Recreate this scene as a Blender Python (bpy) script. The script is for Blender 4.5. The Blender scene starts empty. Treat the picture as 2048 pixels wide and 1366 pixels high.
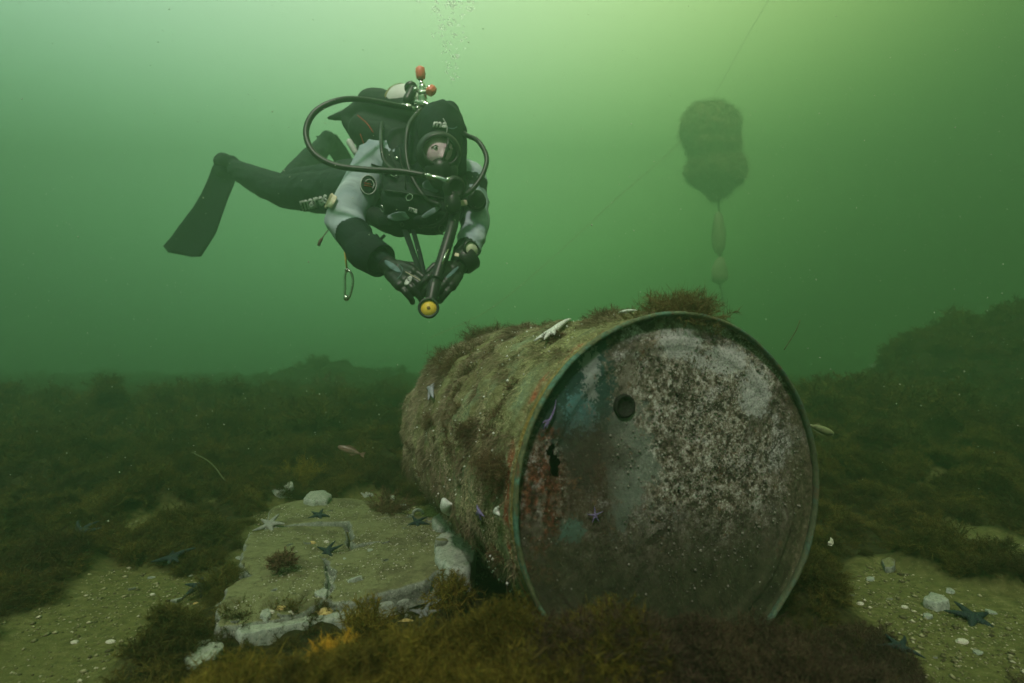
import bpy, math, random
import numpy as np
from mathutils import Vector, Matrix
from mathutils.bvhtree import BVHTree

SC = bpy.context.scene
COL = SC.collection
R = math.radians

# ------------------------------------------------------------ camera
CAM_H, FPX, PITCH = 0.48, 1100.0, R(2.2)
cam_d = bpy.data.cameras.new('camera')
cam = bpy.data.objects.new('camera', cam_d); COL.objects.link(cam)
cam.location = (0, 0, CAM_H)
cam.rotation_euler = (R(90) + PITCH, 0, 0)
cam_d.sensor_width = 36.0
cam_d.lens = 36.0 * FPX / 2048
cam_d.clip_start = 0.02; cam_d.clip_end = 400
cam_d.dof.use_dof = True
cam_d.dof.focus_distance = 1.3
cam_d.dof.aperture_fstop = 3.4
SC.camera = cam

# ------------------------------------------------------------ world and sun
SUN_EL, SUN_AZ = R(51), R(190)          # azimuth measured clockwise from +Y
world = bpy.data.worlds.new('World'); SC.world = world
world.use_nodes = True
wn, wl = world.node_tree.nodes, world.node_tree.links
wn.clear()
w_out = wn.new('ShaderNodeOutputWorld'); w_bg = wn.new('ShaderNodeBackground')
w_sky = wn.new('ShaderNodeTexSky'); w_sky.sky_type = 'NISHITA'; w_sky.sun_disc = False
w_sky.sun_elevation = SUN_EL; w_sky.sun_rotation = SUN_AZ
w_tc = wn.new('ShaderNodeTexCoord')
w_sep = wn.new('ShaderNodeSeparateXYZ'); wl.new(w_tc.outputs['Generated'], w_sep.inputs[0])
w_map = wn.new('ShaderNodeMapRange'); w_map.inputs[1].default_value = -1; w_map.inputs[2].default_value = 1
wl.new(w_sep.outputs[2], w_map.inputs[0])
w_ramp = wn.new('ShaderNodeValToRGB'); cr = w_ramp.color_ramp     # light of the water column by elevation
WORLD_STOPS = [(0.0, (.006, .012, .006)), (.47, (.03, .07, .035)), (.52, (.09, .22, .105)), (.60, (.24, .52, .24)),
               (.68, (.40, .63, .39)), (.78, (.66, .75, .62)), (1.0, (.7, .78, .66))]
while len(cr.elements) < len(WORLD_STOPS): cr.elements.new(.5)
for e, (p, c) in zip(cr.elements, WORLD_STOPS): e.position = p; e.color = (*c, 1)
wl.new(w_map.outputs[0], w_ramp.inputs[0])
w_dot = wn.new('ShaderNodeVectorMath'); w_dot.operation = 'DOT_PRODUCT'
w_dot.inputs[1].default_value = Vector((-.25, .66, .71)).normalized()
w_nrm = wn.new('ShaderNodeVectorMath'); w_nrm.operation = 'NORMALIZE'
wl.new(w_tc.outputs['Generated'], w_nrm.inputs[0]); wl.new(w_nrm.outputs[0], w_dot.inputs[0])
w_gl = wn.new('ShaderNodeMapRange'); w_gl.interpolation_type = 'SMOOTHSTEP'
w_gl.inputs[1].default_value = .46; w_gl.inputs[2].default_value = .95; w_gl.inputs[3].default_value = .10; w_gl.inputs[4].default_value = 1.5
wl.new(w_dot.outputs['Value'], w_gl.inputs[0])
w_m1 = wn.new('ShaderNodeVectorMath'); w_m1.operation = 'SCALE'
wl.new(w_ramp.outputs[0], w_m1.inputs[0]); wl.new(w_gl.outputs[0], w_m1.inputs['Scale'])
w_m2 = wn.new('ShaderNodeVectorMath'); w_m2.operation = 'MULTIPLY'   # daylight sky seen through the green water
w_m2.inputs[1].default_value = (.35, .8, .3)
wl.new(w_sky.outputs[0], w_m2.inputs[0])
w_m3 = wn.new('ShaderNodeVectorMath'); w_m3.operation = 'SCALE'; w_m3.inputs['Scale'].default_value = .3
wl.new(w_m2.outputs[0], w_m3.inputs[0])
w_s2 = wn.new('ShaderNodeVectorMath'); w_s2.operation = 'SCALE'; w_s2.inputs['Scale'].default_value = 29.0
w_xr = wn.new('ShaderNodeMapRange'); w_xr.inputs[1].default_value = -.7; w_xr.inputs[2].default_value = .7
w_sx = wn.new('ShaderNodeSeparateXYZ'); wl.new(w_nrm.outputs[0], w_sx.inputs[0]); wl.new(w_sx.outputs[0], w_xr.inputs[0])
w_tint = wn.new('ShaderNodeMix'); w_tint.data_type = 'RGBA'
w_tint.inputs[6].default_value = (1.0, 1.0, 1.2, 1); w_tint.inputs[7].default_value = (.92, 1.0, .30, 1)
wl.new(w_xr.outputs[0], w_tint.inputs[0])
w_mt = wn.new('ShaderNodeVectorMath'); w_mt.operation = 'MULTIPLY'
wl.new(w_m1.outputs[0], w_mt.inputs[0]); wl.new(w_tint.outputs[2], w_mt.inputs[1])
wl.new(w_mt.outputs[0], w_s2.inputs[0])
w_add = wn.new('ShaderNodeVectorMath'); w_add.operation = 'ADD'
wl.new(w_s2.outputs[0], w_add.inputs[0]); wl.new(w_m3.outputs[0], w_add.inputs[1])
wl.new(w_add.outputs[0], w_bg.inputs[0]); w_bg.inputs[1].default_value = 0.06
wl.new(w_bg.outputs[0], w_out.inputs[0])

sun_d = bpy.data.lights.new('sun', 'SUN'); sun_d.energy = 5.0; sun_d.angle = R(7); sun_d.color = (1, .84, .78)
sun = bpy.data.objects.new('sun', sun_d); COL.objects.link(sun)
_s = Vector((math.sin(SUN_AZ) * math.cos(SUN_EL), math.cos(SUN_AZ) * math.cos(SUN_EL), math.sin(SUN_EL)))
sun.rotation_euler = _s.to_track_quat('Z', 'Y').to_euler()

SC.view_settings.view_transform = 'Standard'; SC.view_settings.look = 'None'
SC.view_settings.gamma = 1; SC.view_settings.exposure = 0.60
SC.view_settings.use_curve_mapping = False
SC.render.engine = 'CYCLES'
SC.cycles.use_denoising = True
SC.cycles.max_bounces = 8; SC.cycles.volume_bounces = 3
SC.cycles.diffuse_bounces = 3; SC.cycles.glossy_bounces = 2; SC.cycles.transmission_bounces = 3
SC.cycles.transparent_max_bounces = 12

# haze: the green water itself
HAZE_DENS, HAZE_COL, HAZE_ABS = 0.23, (.195, .33, .208), (.03, .07, .035)

# ------------------------------------------------------------ helpers
rng = np.random.default_rng(7)
random.seed(7)

def at(px, py, d):
    """point at pixel (px,py) of the 2048 px photograph and d metres along the lens axis"""
    x = (px - 1024) / FPX * d; u = (683 - py) / FPX * d
    return Vector((x, d * math.cos(PITCH) - u * math.sin(PITCH), CAM_H + d * math.sin(PITCH) + u * math.cos(PITCH)))

def gpt(px, py, z=0.0):
    """point on the level z seen at pixel (px,py)"""
    a = at(px, py, 1.0) - Vector((0, 0, CAM_H)); t = (z - CAM_H) / a.z
    return Vector((a.x * t, a.y * t, z))

def _hash(i, j, k, s):
    h = (i * 374761393 + j * 668265263 + k * 2147483647 % 4294967291 + s * 974634777) & 0xFFFFFFFF
    h = ((h ^ (h >> 13)) * 1274126177) & 0xFFFFFFFF
    h = h ^ (h >> 16)
    return (h & 0xFFFF) / 65535.0

def vnoise(P, scale=1.0, seed=0):
    P = np.asarray(P, float) * scale
    if P.shape[-1] == 2: P = np.concatenate([P, np.zeros(P.shape[:-1] + (1,))], -1)
    I = np.floor(P).astype(np.int64); f = P - I; f = f * f * (3 - 2 * f)
    out = 0
    for a in (0, 1):
        for b in (0, 1):
            for c in (0, 1):
                w = (f[..., 0] if a else 1 - f[..., 0]) * (f[..., 1] if b else 1 - f[..., 1]) * (f[..., 2] if c else 1 - f[..., 2])
                out = out + w * _hash(I[..., 0] + a, I[..., 1] + b, (I[..., 2] + c) * 7919, seed)
    return out * 2 - 1

def fbm(P, scale=1.0, octv=4, seed=0, gain=.5):
    o, a, t = 0, 1, 0
    for k in range(octv):
        o = o + a * vnoise(P, scale * 2 ** k, seed + k * 17); t += a; a *= gain
    return o / t

def new_mesh(name, V, F, mats=None, parent=None, smooth=True, midx=None, link=True):
    me = bpy.data.meshes.new(name)
    if isinstance(F, np.ndarray) and F.ndim == 2:
        V = np.asarray(V, np.float32); n, k = F.shape
        me.vertices.add(len(V)); me.vertices.foreach_set('co', V.ravel())
        me.loops.add(n * k); me.loops.foreach_set('vertex_index', F.astype(np.int32).ravel())
        me.polygons.add(n); me.polygons.foreach_set('loop_start', np.arange(0, n * k, k, dtype=np.int32))
        me.update(calc_edges=True)
    else:
        me.from_pydata([tuple(v) for v in V], [], [tuple(f) for f in F]); me.update()
    if mats is not None:
        for m in (mats if isinstance(mats, (list, tuple)) else [mats]): me.materials.append(m)
    if midx is not None: me.polygons.foreach_set('material_index', np.asarray(midx, np.int32))
    if smooth: me.polygons.foreach_set('use_smooth', np.ones(len(me.polygons), bool))
    o = bpy.data.objects.new(name, me)
    if link: COL.objects.link(o)
    if parent: o.parent = parent
    return o

class MB:
    """collects closed pieces for one mesh"""
    def __init__(s): s.V, s.F, s.M = [], [], []
    def add(s, V, F, m=0):
        b = len(s.V); s.V += [Vector(v) for v in V]; s.F += [tuple(i + b for i in f) for f in F]; s.M += [m] * len(F); return s
    def tube(s, pts, rad, n=10, m=0, cap=True, flat=None):
        pts = [Vector(p) for p in pts]; N = len(pts)
        if not hasattr(rad, '__len__'): rad = [rad] * N
        V, F = [], []; prev = None
        for i, p in enumerate(pts):
            t = (pts[min(i + 1, N - 1)] - pts[max(i - 1, 0)])
            t = t.normalized() if t.length > 1e-9 else Vector((0, 0, 1))
            if prev is None:
                a = Vector((0, 0, 1)) if abs(t.z) < .9 else Vector((1, 0, 0)); x = t.cross(a).normalized()
            else:
                x = prev - t * prev.dot(t); x = x.normalized() if x.length > 1e-6 else t.orthogonal().normalized()
            prev = x; y = t.cross(x)
            for k in range(n):
                q = 2 * math.pi * k / n
                V.append(p + (x * math.cos(q) + y * math.sin(q) * (flat or 1)) * rad[i])
        for i in range(N - 1):
            for k in range(n):
                F.append((i * n + k, i * n + (k + 1) % n, (i + 1) * n + (k + 1) % n, (i + 1) * n + k))
        if cap: F.append(tuple(range(n - 1, -1, -1))); F.append(tuple((N - 1) * n + k for k in range(n)))
        return s.add(V, F, m)
    def lathe(s, org, ax, prof, n=32, m=0, up=None, cap=True, sx=1, sy=1):
        """prof: list of (distance along ax, radius)"""
        ax = Vector(ax).normalized(); x = Vector(up) if up else ax.orthogonal(); x = (x - ax * x.dot(ax)).normalized(); y = ax.cross(x); org = Vector(org)
        V, F = [], []
        for h, r in prof:
            for k in range(n):
                q = 2 * math.pi * k / n
                V.append(org + ax * h + x * math.cos(q) * r * sx + y * math.sin(q) * r * sy)
        for i in range(len(prof) - 1):
            for k in range(n):
                F.append((i * n + k, i * n + (k + 1) % n, (i + 1) * n + (k + 1) % n, (i + 1) * n + k))
        if cap: F.append(tuple(range(n - 1, -1, -1))); F.append(tuple((len(prof) - 1) * n + k for k in range(n)))
        return s.add(V, F, m)
    def ball(s, c, rx, ry=None, rz=None, rot=None, n=16, m=0):
        ry = ry or rx; rz = rz or rx; c = Vector(c); V, F = [], []
        rot = rot or Matrix.Identity(3)
        for i in range(n // 2 + 1):
            a = math.pi * i / (n // 2)
            for k in range(n):
                b = 2 * math.pi * k / n
                V.append(c + rot @ Vector((rx * math.sin(a) * math.cos(b), ry * math.sin(a) * math.sin(b), rz * math.cos(a))))
        for i in range(n // 2):
            for k in range(n):
                F.append((i * n + k, (i + 1) * n + k, (i + 1) * n + (k + 1) % n, i * n + (k + 1) % n))
        return s.add(V, F, m)
    def cap(s, p0, r0, p1, r1, n=16, m=0):
        """tapered capsule"""
        p0, p1 = Vector(p0), Vector(p1); d = (p1 - p0).normalized(); pts, rr = [], []
        for k in range(5):
            a = math.pi / 2 * k / 4; pts.append(p0 - d * r0 * math.cos(a)); rr.append(max(r0 * math.sin(a), 1e-4))
        for k in range(5):
            a = math.pi / 2 * k / 4; pts.append(p1 + d * r1 * math.sin(a)); rr.append(max(r1 * math.cos(a), 1e-4))
        return s.tube(pts, rr, n, m)
    def box(s, c, sx, sy, sz, rot=None, m=0):
        c = Vector(c); rot = rot or Matrix.Identity(3)
        V = [c + rot @ Vector((x * sx / 2, y * sy / 2, z * sz / 2)) for x in (-1, 1) for y in (-1, 1) for z in (-1, 1)]
        return s.add(V, [(0, 1, 3, 2), (4, 6, 7, 5), (0, 4, 5, 1), (2, 3, 7, 6), (0, 2, 6, 4), (1, 5, 7, 3)], m)
    def build(s, name, mats, parent=None, smooth=True, bevel=None):
        o = new_mesh(name, s.V, s.F, mats, parent, smooth, s.M)
        if bevel:
            b = o.modifiers.new('bevel', 'BEVEL'); b.width = bevel; b.segments = 2; b.limit_method = 'ANGLE'
        return o
    def remeshed(s, name, mats, parent=None, voxel=.008, smooth_it=4, label=None, disp=None):
        """one continuous surface over all pieces"""
        o = new_mesh('tmp', s.V, s.F, None, None, True)
        rm = o.modifiers.new('r', 'REMESH'); rm.mode = 'VOXEL'; rm.voxel_size = voxel
        sm = o.modifiers.new('s', 'SMOOTH'); sm.factor = .5; sm.iterations = smooth_it
        dg = bpy.context.evaluated_depsgraph_get()
        me = bpy.data.meshes.new_from_object(o.evaluated_get(dg)); bpy.data.objects.remove(o)
        me.name = name
        n = len(me.vertices); V = np.empty(n * 3, np.float32); me.vertices.foreach_get('co', V); V = V.reshape(-1, 3)
        if disp is not None:
            Nn = np.empty(n * 3, np.float32); me.vertices.foreach_get('normal', Nn); Nn = Nn.reshape(-1, 3)
            V = V + Nn * disp(V)[:, None]; me.vertices.foreach_set('co', V.astype(np.float32).ravel())
        me.materials.clear()
        for m in (mats if isinstance(mats, (list, tuple)) else [mats]): me.materials.append(m)
        if label is not None:
            C = np.empty(len(me.polygons) * 3, np.float32); me.polygons.foreach_get('center', C)
            me.polygons.foreach_set('material_index', label(C.reshape(-1, 3)).astype(np.int32))
        me.polygons.foreach_set('use_smooth', np.ones(len(me.polygons), bool)); me.update()
        ob = bpy.data.objects.new(name, me); COL.objects.link(ob)
        if parent: ob.parent = parent
        return ob

def empty(name, loc=(0, 0, 0), rot=(0, 0, 0)):
    o = bpy.data.objects.new(name, None); COL.objects.link(o); o.location = loc; o.rotation_euler = rot; o.empty_display_size = .1
    return o

def tag(o, label=None, cat=None, group=None, kind=None):
    if label: o['label'] = label
    if cat: o['category'] = cat
    if group: o['group'] = group
    if kind: o['kind'] = kind
    return o

def settle(root):
    """parts were written in world coordinates: bring them into the root's frame"""
    T = Matrix.Translation(-Vector(root.location))
    for o in [c for c in COL.objects if c.parent is not None]:
        top = o
        while top.parent: top = top.parent
        if top == root and o.type == 'MESH' and not o.get('_set'):
            o.data.transform(T)

def recentre(o):
    """put a single mesh's origin at the middle of its base"""
    V = np.empty(len(o.data.vertices) * 3, np.float32); o.data.vertices.foreach_get('co', V); V = V.reshape(-1, 3)
    c = Vector(((V[:, 0].min() + V[:, 0].max()) / 2, (V[:, 1].min() + V[:, 1].max()) / 2, V[:, 2].min()))
    o.data.transform(Matrix.Translation(-c)); o.location = c
    return o

def catmull(pts, k=8):
    pts = [Vector(p) for p in pts]; P = [pts[0] * 2 - pts[1]] + pts + [pts[-1] * 2 - pts[-2]]; out = []
    for i in range(1, len(P) - 2):
        for j in range(k):
            t = j / k; a, b, c, d = P[i - 1], P[i], P[i + 1], P[i + 2]
            out.append(.5 * ((2 * b) + (c - a) * t + (2 * a - 5 * b + 4 * c - d) * t * t + (3 * b - a - 3 * c + d) * t ** 3))
    out.append(pts[-1]); return out

# ------------------------------------------------------------ materials
class NT:
    def __init__(s, name):
        s.m = bpy.data.materials.new(name); s.m.use_nodes = True
        s.t = s.m.node_tree; s.n = s.t.nodes; s.l = s.t.links
        s.b = s.n['Principled BSDF']; s.o = s.n['Material Output']
        s.tc = s.n.new('ShaderNodeTexCoord'); s.geo = s.n.new('ShaderNodeNewGeometry')
    def set(s, inp, v):
        if hasattr(v, 'is_output') or isinstance(v, bpy.types.NodeSocket): s.l.new(v, inp)
        elif v is not None:
            if hasattr(inp.default_value, '__len__') and len(inp.default_value) == 4 and len(v) == 3: v = (*v, 1)
            inp.default_value = v
    def noise(s, sc, det=4, ro=.55, vec=None, dist=0, col=False):
        n = s.n.new('ShaderNodeTexNoise'); n.inputs['Scale'].default_value = sc; n.inputs['Detail'].default_value = det
        n.inputs['Roughness'].default_value = ro; n.inputs['Distortion'].default_value = dist
        s.l.new(vec if vec is not None else s.tc.outputs['Object'], n.inputs['Vector'])
        return n.outputs[1 if col else 0]
    def vor(s, sc, vec=None, feat='F1', rand=1):
        n = s.n.new('ShaderNodeTexVoronoi'); n.inputs['Scale'].default_value = sc; n.feature = feat; n.inputs['Randomness'].default_value = rand
        s.l.new(vec if vec is not None else s.tc.outputs['Object'], n.inputs['Vector'])
        return n.outputs['Distance']
    def ramp(s, f, stops, mode='LINEAR'):
        n = s.n.new('ShaderNodeValToRGB'); c = n.color_ramp; c.interpolation = mode
        while len(c.elements) < len(stops): c.elements.new(.5)
        for e, (p, v) in zip(c.elements, stops):
            e.position = p; e.color = (*v, 1) if hasattr(v, '__len__') else (v, v, v, 1)
        s.set(n.inputs[0], f); return n.outputs[0]
    def mix(s, f, a, b, mode='MIX'):
        n = s.n.new('ShaderNodeMix'); n.data_type = 'RGBA'; n.blend_type = mode
        s.set(n.inputs[0], f); s.set(n.inputs[6], a); s.set(n.inputs[7], b); return n.outputs[2]
    def math(s, op, a, b=None, clamp=False):
        n = s.n.new('ShaderNodeMath'); n.operation = op; n.use_clamp = clamp
        s.set(n.inputs[0], a); s.set(n.inputs[1], b); return n.outputs[0]
    def mr(s, f, a, b, c=0, d=1, st='LINEAR'):
        n = s.n.new('ShaderNodeMapRange'); n.interpolation_type = st; s.set(n.inputs[0], f)
        for i, v in enumerate((a, b, c, d)): n.inputs[i + 1].default_value = v
        return n.outputs[0]
    def xyz(s, vec=None):
        n = s.n.new('ShaderNodeSeparateXYZ'); s.l.new(vec if vec is not None else s.tc.outputs['Object'], n.inputs[0]); return n.outputs
    def attr(s, name, typ='GEOMETRY'):
        n = s.n.new('ShaderNodeAttribute'); n.attribute_name = name; n.attribute_type = typ; return n.outputs
    def bump(s, h, st=.5, dist=.01):
        n = s.n.new('ShaderNodeBump'); n.inputs['Strength'].default_value = st; n.inputs['Distance'].default_value = dist
        s.l.new(h, n.inputs['Height']); s.l.new(n.outputs[0], s.b.inputs['Normal'])
    def done(s, col=None, rough=.8, metal=0, spec=.3):
        s.set(s.b.inputs['Base Color'], col); s.set(s.b.inputs['Roughness'], rough); s.set(s.b.inputs['Metallic'], metal)
        s.set(s.b.inputs['Specular IOR Level'], spec); return s.m

def plain(name, c, rough=.6, metal=0, var=.25, sc=60, bump=.15, spec=.3):
    t = NT(name); n = t.noise(sc, 4, .6)
    f = t.ramp(n, [(.3, tuple(x * (1 - var) for x in c)), (.7, tuple(min(1, x * (1 + var)) for x in c))])
    if bump: t.bump(n, bump, .004)
    return t.done(f, rough, metal, spec)

def algae_mat(name, a, b, c, trans=.25):
    """filamentous algae: colour drifts over the bed and from strand to strand"""
    t = NT(name); pos = t.geo.outputs['Position']
    big = t.noise(2.2, 3, .6, pos); mid = t.noise(8, 4, .65, pos)
    col = t.mix(t.mr(big, .38, .62), a, b)
    col = t.mix(t.mr(mid, .42, .68, 0, .85), col, c)
    ri = t.geo.outputs['Random Per Island']
    col = t.mix(1, col, t.ramp(ri, [(0, .55), (.6, 1.0), (1, 1.5)]), 'MULTIPLY')
    m = t.done(col, .75, 0, .12)
    tr = t.n.new('ShaderNodeBsdfTranslucent'); t.set(tr.inputs[0], col)
    mx = t.n.new('ShaderNodeMixShader'); mx.inputs[0].default_value = trans
    t.l.new(t.b.outputs[0], mx.inputs[1]); t.l.new(tr.outputs[0], mx.inputs[2]); t.l.new(mx.outputs[0], t.o.inputs[0])
    return m

M_ALGAE = algae_mat('bed_algae', (.065, .045, .018), (.070, .066, .016), (.21, .17, .04))
M_ALGAE_RED = algae_mat('red_brown_algae', (.15, .095, .055), (.12, .075, .045), (.20, .13, .07))
M_TUFT = algae_mat('tuft_algae', (.15, .105, .045), (.12, .09, .04), (.22, .16, .06))

# ------------------------------------------------------------ seabed
def ground_h(X, Y):
    P = np.stack([X, Y], -1)
    h = .030 * fbm(P, .9, 4, 3) + .006 * fbm(P, 9, 3, 5)
    r = np.hypot(X, Y)
    far = np.clip((Y - 1.7) / 2.5, 0, 1)
    h = h + far * (.11 * fbm(P, .55, 3, 11) + .0)
    h = h + np.clip((Y - 1.35) / .8, 0, 1) * (.085 * np.abs(fbm(P, 1.9, 3, 14)) + .035 * fbm(P, 5.5, 3, 15))
    # algae covered mound on the right and a low one far left behind the diver
    h = h + .70 * np.exp(-(((X - 4.05) / 1.05) ** 2 + ((Y - 4.4) / .9) ** 2) ** 2.6)
    h = h + .16 * np.exp(-(((X - 2.2) / .8) ** 2 + ((Y - 3.4) / .8) ** 2))
    h = h + .40 * np.exp(-(((X + 2.9) / 1.2) ** 2 + ((Y - 8.5) / .9) ** 2))
    h = h + .08 * np.exp(-(((X + 2.4) / 1.3) ** 2 + ((Y - 3.4) / .7) ** 2))
    h = h + .08 * np.exp(-(((X + .9) / .8) ** 2 + ((Y - 4.0) / .6) ** 2))
    h = h - .03 * np.exp(-(((X - .1) / .55) ** 2 + ((Y - 1.25) / .5) ** 2))
    h = h + .105 * np.exp(-(((X - .25) / .30) ** 2 + ((Y - .68) / .11) ** 2)) + .055 * np.exp(-(((X + .20) / .30) ** 2 + ((Y - .62) / .12) ** 2))
    return h

def weed_h(X, Y):
    """cushions of weed above the bare bed"""
    P = np.stack([X, Y], -1); Q = P + .03 * np.stack([vnoise(P, 7, 55), vnoise(P, 7, 56)], -1)
    sc = np.clip(.55 + (Y - .9) * .45, .5, 1.5)
    return (.085 * np.abs(vnoise(Q, 3.4, 51)) + .065 * np.abs(vnoise(Q, 8.5, 52)) + .022 * np.abs(vnoise(Q, 19, 53)) - .015) * sc

def surf_n(X, Y, f):
    e = .006; dx = (f(X + e, Y) - f(X - e, Y)) / (2 * e); dy = (f(X, Y + e) - f(X, Y - e)) / (2 * e)
    N = np.stack([-dx, -dy, np.ones_like(dx)], -1); return N / np.linalg.norm(N, axis=-1)[..., None]

def gh(x, y): return float(ground_h(np.array([x]), np.array([y]))[0])

SAND = [  # bare sand patches, as outlines on the bed
    [gpt(*p) for p in [(-120, 1366), (-40, 1310), (60, 1235), (150, 1168), (235, 1122), (330, 1145), (425, 1160), (430, 1225), (330, 1270), (240, 1330), (200, 1500), (-100, 1500)]],
    [gpt(*p) for p in [(1700, 1140), (1760, 1125), (1900, 1160), (2100, 1200), (2300, 1366), (2000, 1560), (1830, 1420), (1790, 1300), (1690, 1210)]],
    [gpt(*p) for p in [(1850, 1085), (1890, 1050), (1990, 1072), (2200, 1110), (2200, 1165), (2040, 1140), (1930, 1118)]],
    [gpt(*p) for p in [(1830, 985), (1900, 990), (1930, 1025), (1860, 1020)]],
    [gpt(*p) for p in [(250, 1045), (370, 1025), (440, 1015), (440, 1030), (330, 1062), (270, 1078), (220, 1066)]],
    [gpt(*p) for p in [(440, 1250), (480, 1100), (545, 1010), (780, 990), (930, 1030), (985, 1120), (900, 1180), (600, 1245)]],
]
def in_poly(X, Y, poly):
    ins = np.zeros(X.shape, bool); n = len(poly)
    for i in range(n):
        a, b = poly[i], poly[(i + 1) % n]
        c = ((a.y > Y) != (b.y > Y)) & (X < (b.x - a.x) * (Y - a.y) / (b.y - a.y + 1e-12) + a.x)
        ins ^= c
    return ins
def sand_mask(X, Y):
    P = np.stack([X, Y], -1)
    dx, dy = .05 * fbm(P, 6, 3, 21), .05 * fbm(P, 6, 3, 22)
    m = np.zeros(X.shape, bool)
    for p in SAND: m |= in_poly(X + dx, Y + dy, p)
    return m

def build_seabed():
    nx, ny = 420, 420
    u = np.linspace(-1, 1, nx); v = np.linspace(0, 1, ny)
    xs = 12.5 * np.sign(u) * np.abs(u) ** 3.0 + 3.4 * u
    ys = np.where(v < .12, -6 + 6.4 * v / .12, .4 + 3.2 * (v - .12) + 17 * (v - .12) ** 3)
    X, Y = np.meshgrid(xs, ys); Z = ground_h(X, Y)
    V = np.stack([X, Y, Z], -1).reshape(-1, 3)
    i = np.arange(nx * ny).reshape(ny, nx)
    F = np.stack([i[:-1, :-1], i[:-1, 1:], i[1:, 1:], i[1:, :-1]], -1).reshape(-1, 4)
    t = NT('seabed_sand'); pos = t.geo.outputs['Position']
    a = t.attr('sand')[2]
    g = t.noise(420, 3, .7, pos); g2 = t.noise(60, 4, .6, pos); g3 = t.noise(8, 3, .5, pos)
    sand = t.ramp(g2, [(.3, (.075, .078, .026)), (.55, (.135, .135, .045)), (.75, (.21, .205, .085))])
    vs = t.vor(150, pos)
    sand = t.mix(t.mr(vs, .10, .16, .55, 0), sand, (.42, .42, .28))
    sand = t.mix(t.mr(g, .55, .75, 0, .5), sand, (.05, .045, .02))
    sand = t.mix(t.mr(g3, .45, .7, 0, .4), sand, (.10, .11, .035))
    mud = t.ramp(g2, [(.3, (.018, .017, .007)), (.7, (.05, .045, .016))])
    col = t.mix(a, mud, sand)
    t.bump(t.math('ADD', t.math('MULTIPLY', g, .4), g2), .7, .006)
    m = t.done(col, .95, 0, .1)
    s = sand_mask(X, Y).astype(float)
    s_, a_ = drum_local(X, Y)
    clear = np.clip(1.5 - np.maximum(np.abs(s_) - .24, np.maximum(-a_ - .02, a_ - DL)) / .08, 0, 1)
    w = np.clip(1 - s, 0, 1) * (1 - clear); wf = w.copy()
    for _ in range(2): wf[1:-1, 1:-1] = (wf[1:-1, 1:-1] * 2 + wf[:-2, 1:-1] + wf[2:, 1:-1] + wf[1:-1, :-2] + wf[1:-1, 2:]) / 6
    V[:, 2] += (np.maximum(weed_h(X, Y) - .01, 0) * wf).reshape(-1)
    o = new_mesh('seabed', V, F, m, None, True)
    for _ in range(2):
        s[1:-1, 1:-1] = (s[1:-1, 1:-1] * 2 + s[:-2, 1:-1] + s[2:, 1:-1] + s[1:-1, :-2] + s[1:-1, 2:]) / 6
    at_ = o.data.attributes.new('sand', 'FLOAT', 'POINT'); at_.data.foreach_set('value', s.astype(np.float32).ravel())
    tag(o, kind='structure')
# ------------------------------------------------------------ filament builders
def strips(P0, D, L, W, bend, rs, segs=2):
    """tapered bent strips. P0,D,bend (n,3), L,W (n,) -> V, quads"""
    n = len(P0)
    side = np.cross(D, rs.normal(size=(n, 3))); side /= np.linalg.norm(side, axis=1)[:, None] + 1e-9
    rows = []
    for k in range(segs + 1):
        t = k / segs
        c = P0 + D * (L * t)[:, None] + bend * ((L * t * t))[:, None]
        w = (W * (1 - t * .8))[:, None] * side
        rows += [c - w, c + w]
    V = np.stack(rows, 1).reshape(-1, 3); m = 2 * (segs + 1)
    b = (np.arange(n) * m)[:, None]
    F = np.concatenate([b + np.array([[2 * k, 2 * k + 1, 2 * k + 3, 2 * k + 2]]) for k in range(segs)], 1).reshape(-1, 4)
    return V, F

def tuft_mesh(name, mat, n_br=26, per=26, rad=.09, hgt=.10, width=.0011, fil=.026, seed=0, wild=.5, squash=1.0):
    """bushy tuft: wandering branches that carry fine side filaments"""
    rs = np.random.default_rng(seed)
    P0, D, L, W = [], [], [], []
    for b in range(n_br):
        az = rs.uniform(0, 2 * np.pi); el = np.arccos(rs.uniform(.05, 1)); 
        d = np.array([np.sin(el) * np.cos(az) * rad, np.sin(el) * np.sin(az) * rad, (np.cos(el) * .9 + .12) * hgt])
        ln = np.linalg.norm(d) * rs.uniform(.7, 1.15); d /= np.linalg.norm(d)
        p = np.array([rs.normal() * rad * .18, rs.normal() * rad * .18, -.005]); K = 7
        path = [p.copy()]
        dd = d.copy()
        for k in range(K):
            dd = dd + rs.normal(size=3) * .33 * wild; dd /= np.linalg.norm(dd); p = p + dd * ln / K; path.append(p.copy())
        path = np.array(path)
        for k in range(K):
            P0.append(path[k]); v = path[k + 1] - path[k]; l = np.linalg.norm(v); D.append(v / l); L.append(l * 1.1); W.append(width * 1.2)
        t = rs.uniform(.15, 1, per) * (K - 1e-3); i = t.astype(int); f = (t - i)[:, None]
        base = path[i] * (1 - f) + path[np.minimum(i + 1, K)] * f
        tang = path[np.minimum(i + 1, K)] - path[i]; tang /= np.linalg.norm(tang, axis=1)[:, None] + 1e-9
        dr = tang * .55 + rs.normal(size=(per, 3)) * .6; dr /= np.linalg.norm(dr, axis=1)[:, None]
        P0 += list(base); D += list(dr); L += list(fil * rs.uniform(.4, 1.2, per) * (1.15 - t / K * .5)); W += list(width * rs.uniform(.5, 1.1, per))
    P0, D, L, W = map(np.array, (P0, D, L, W))
    bend = rs.normal(size=(len(P0), 3)) * .35
    V, F = strips(P0, D, L, W, bend, rs)
    V[:, 2] *= squash
    return V, F

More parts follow.
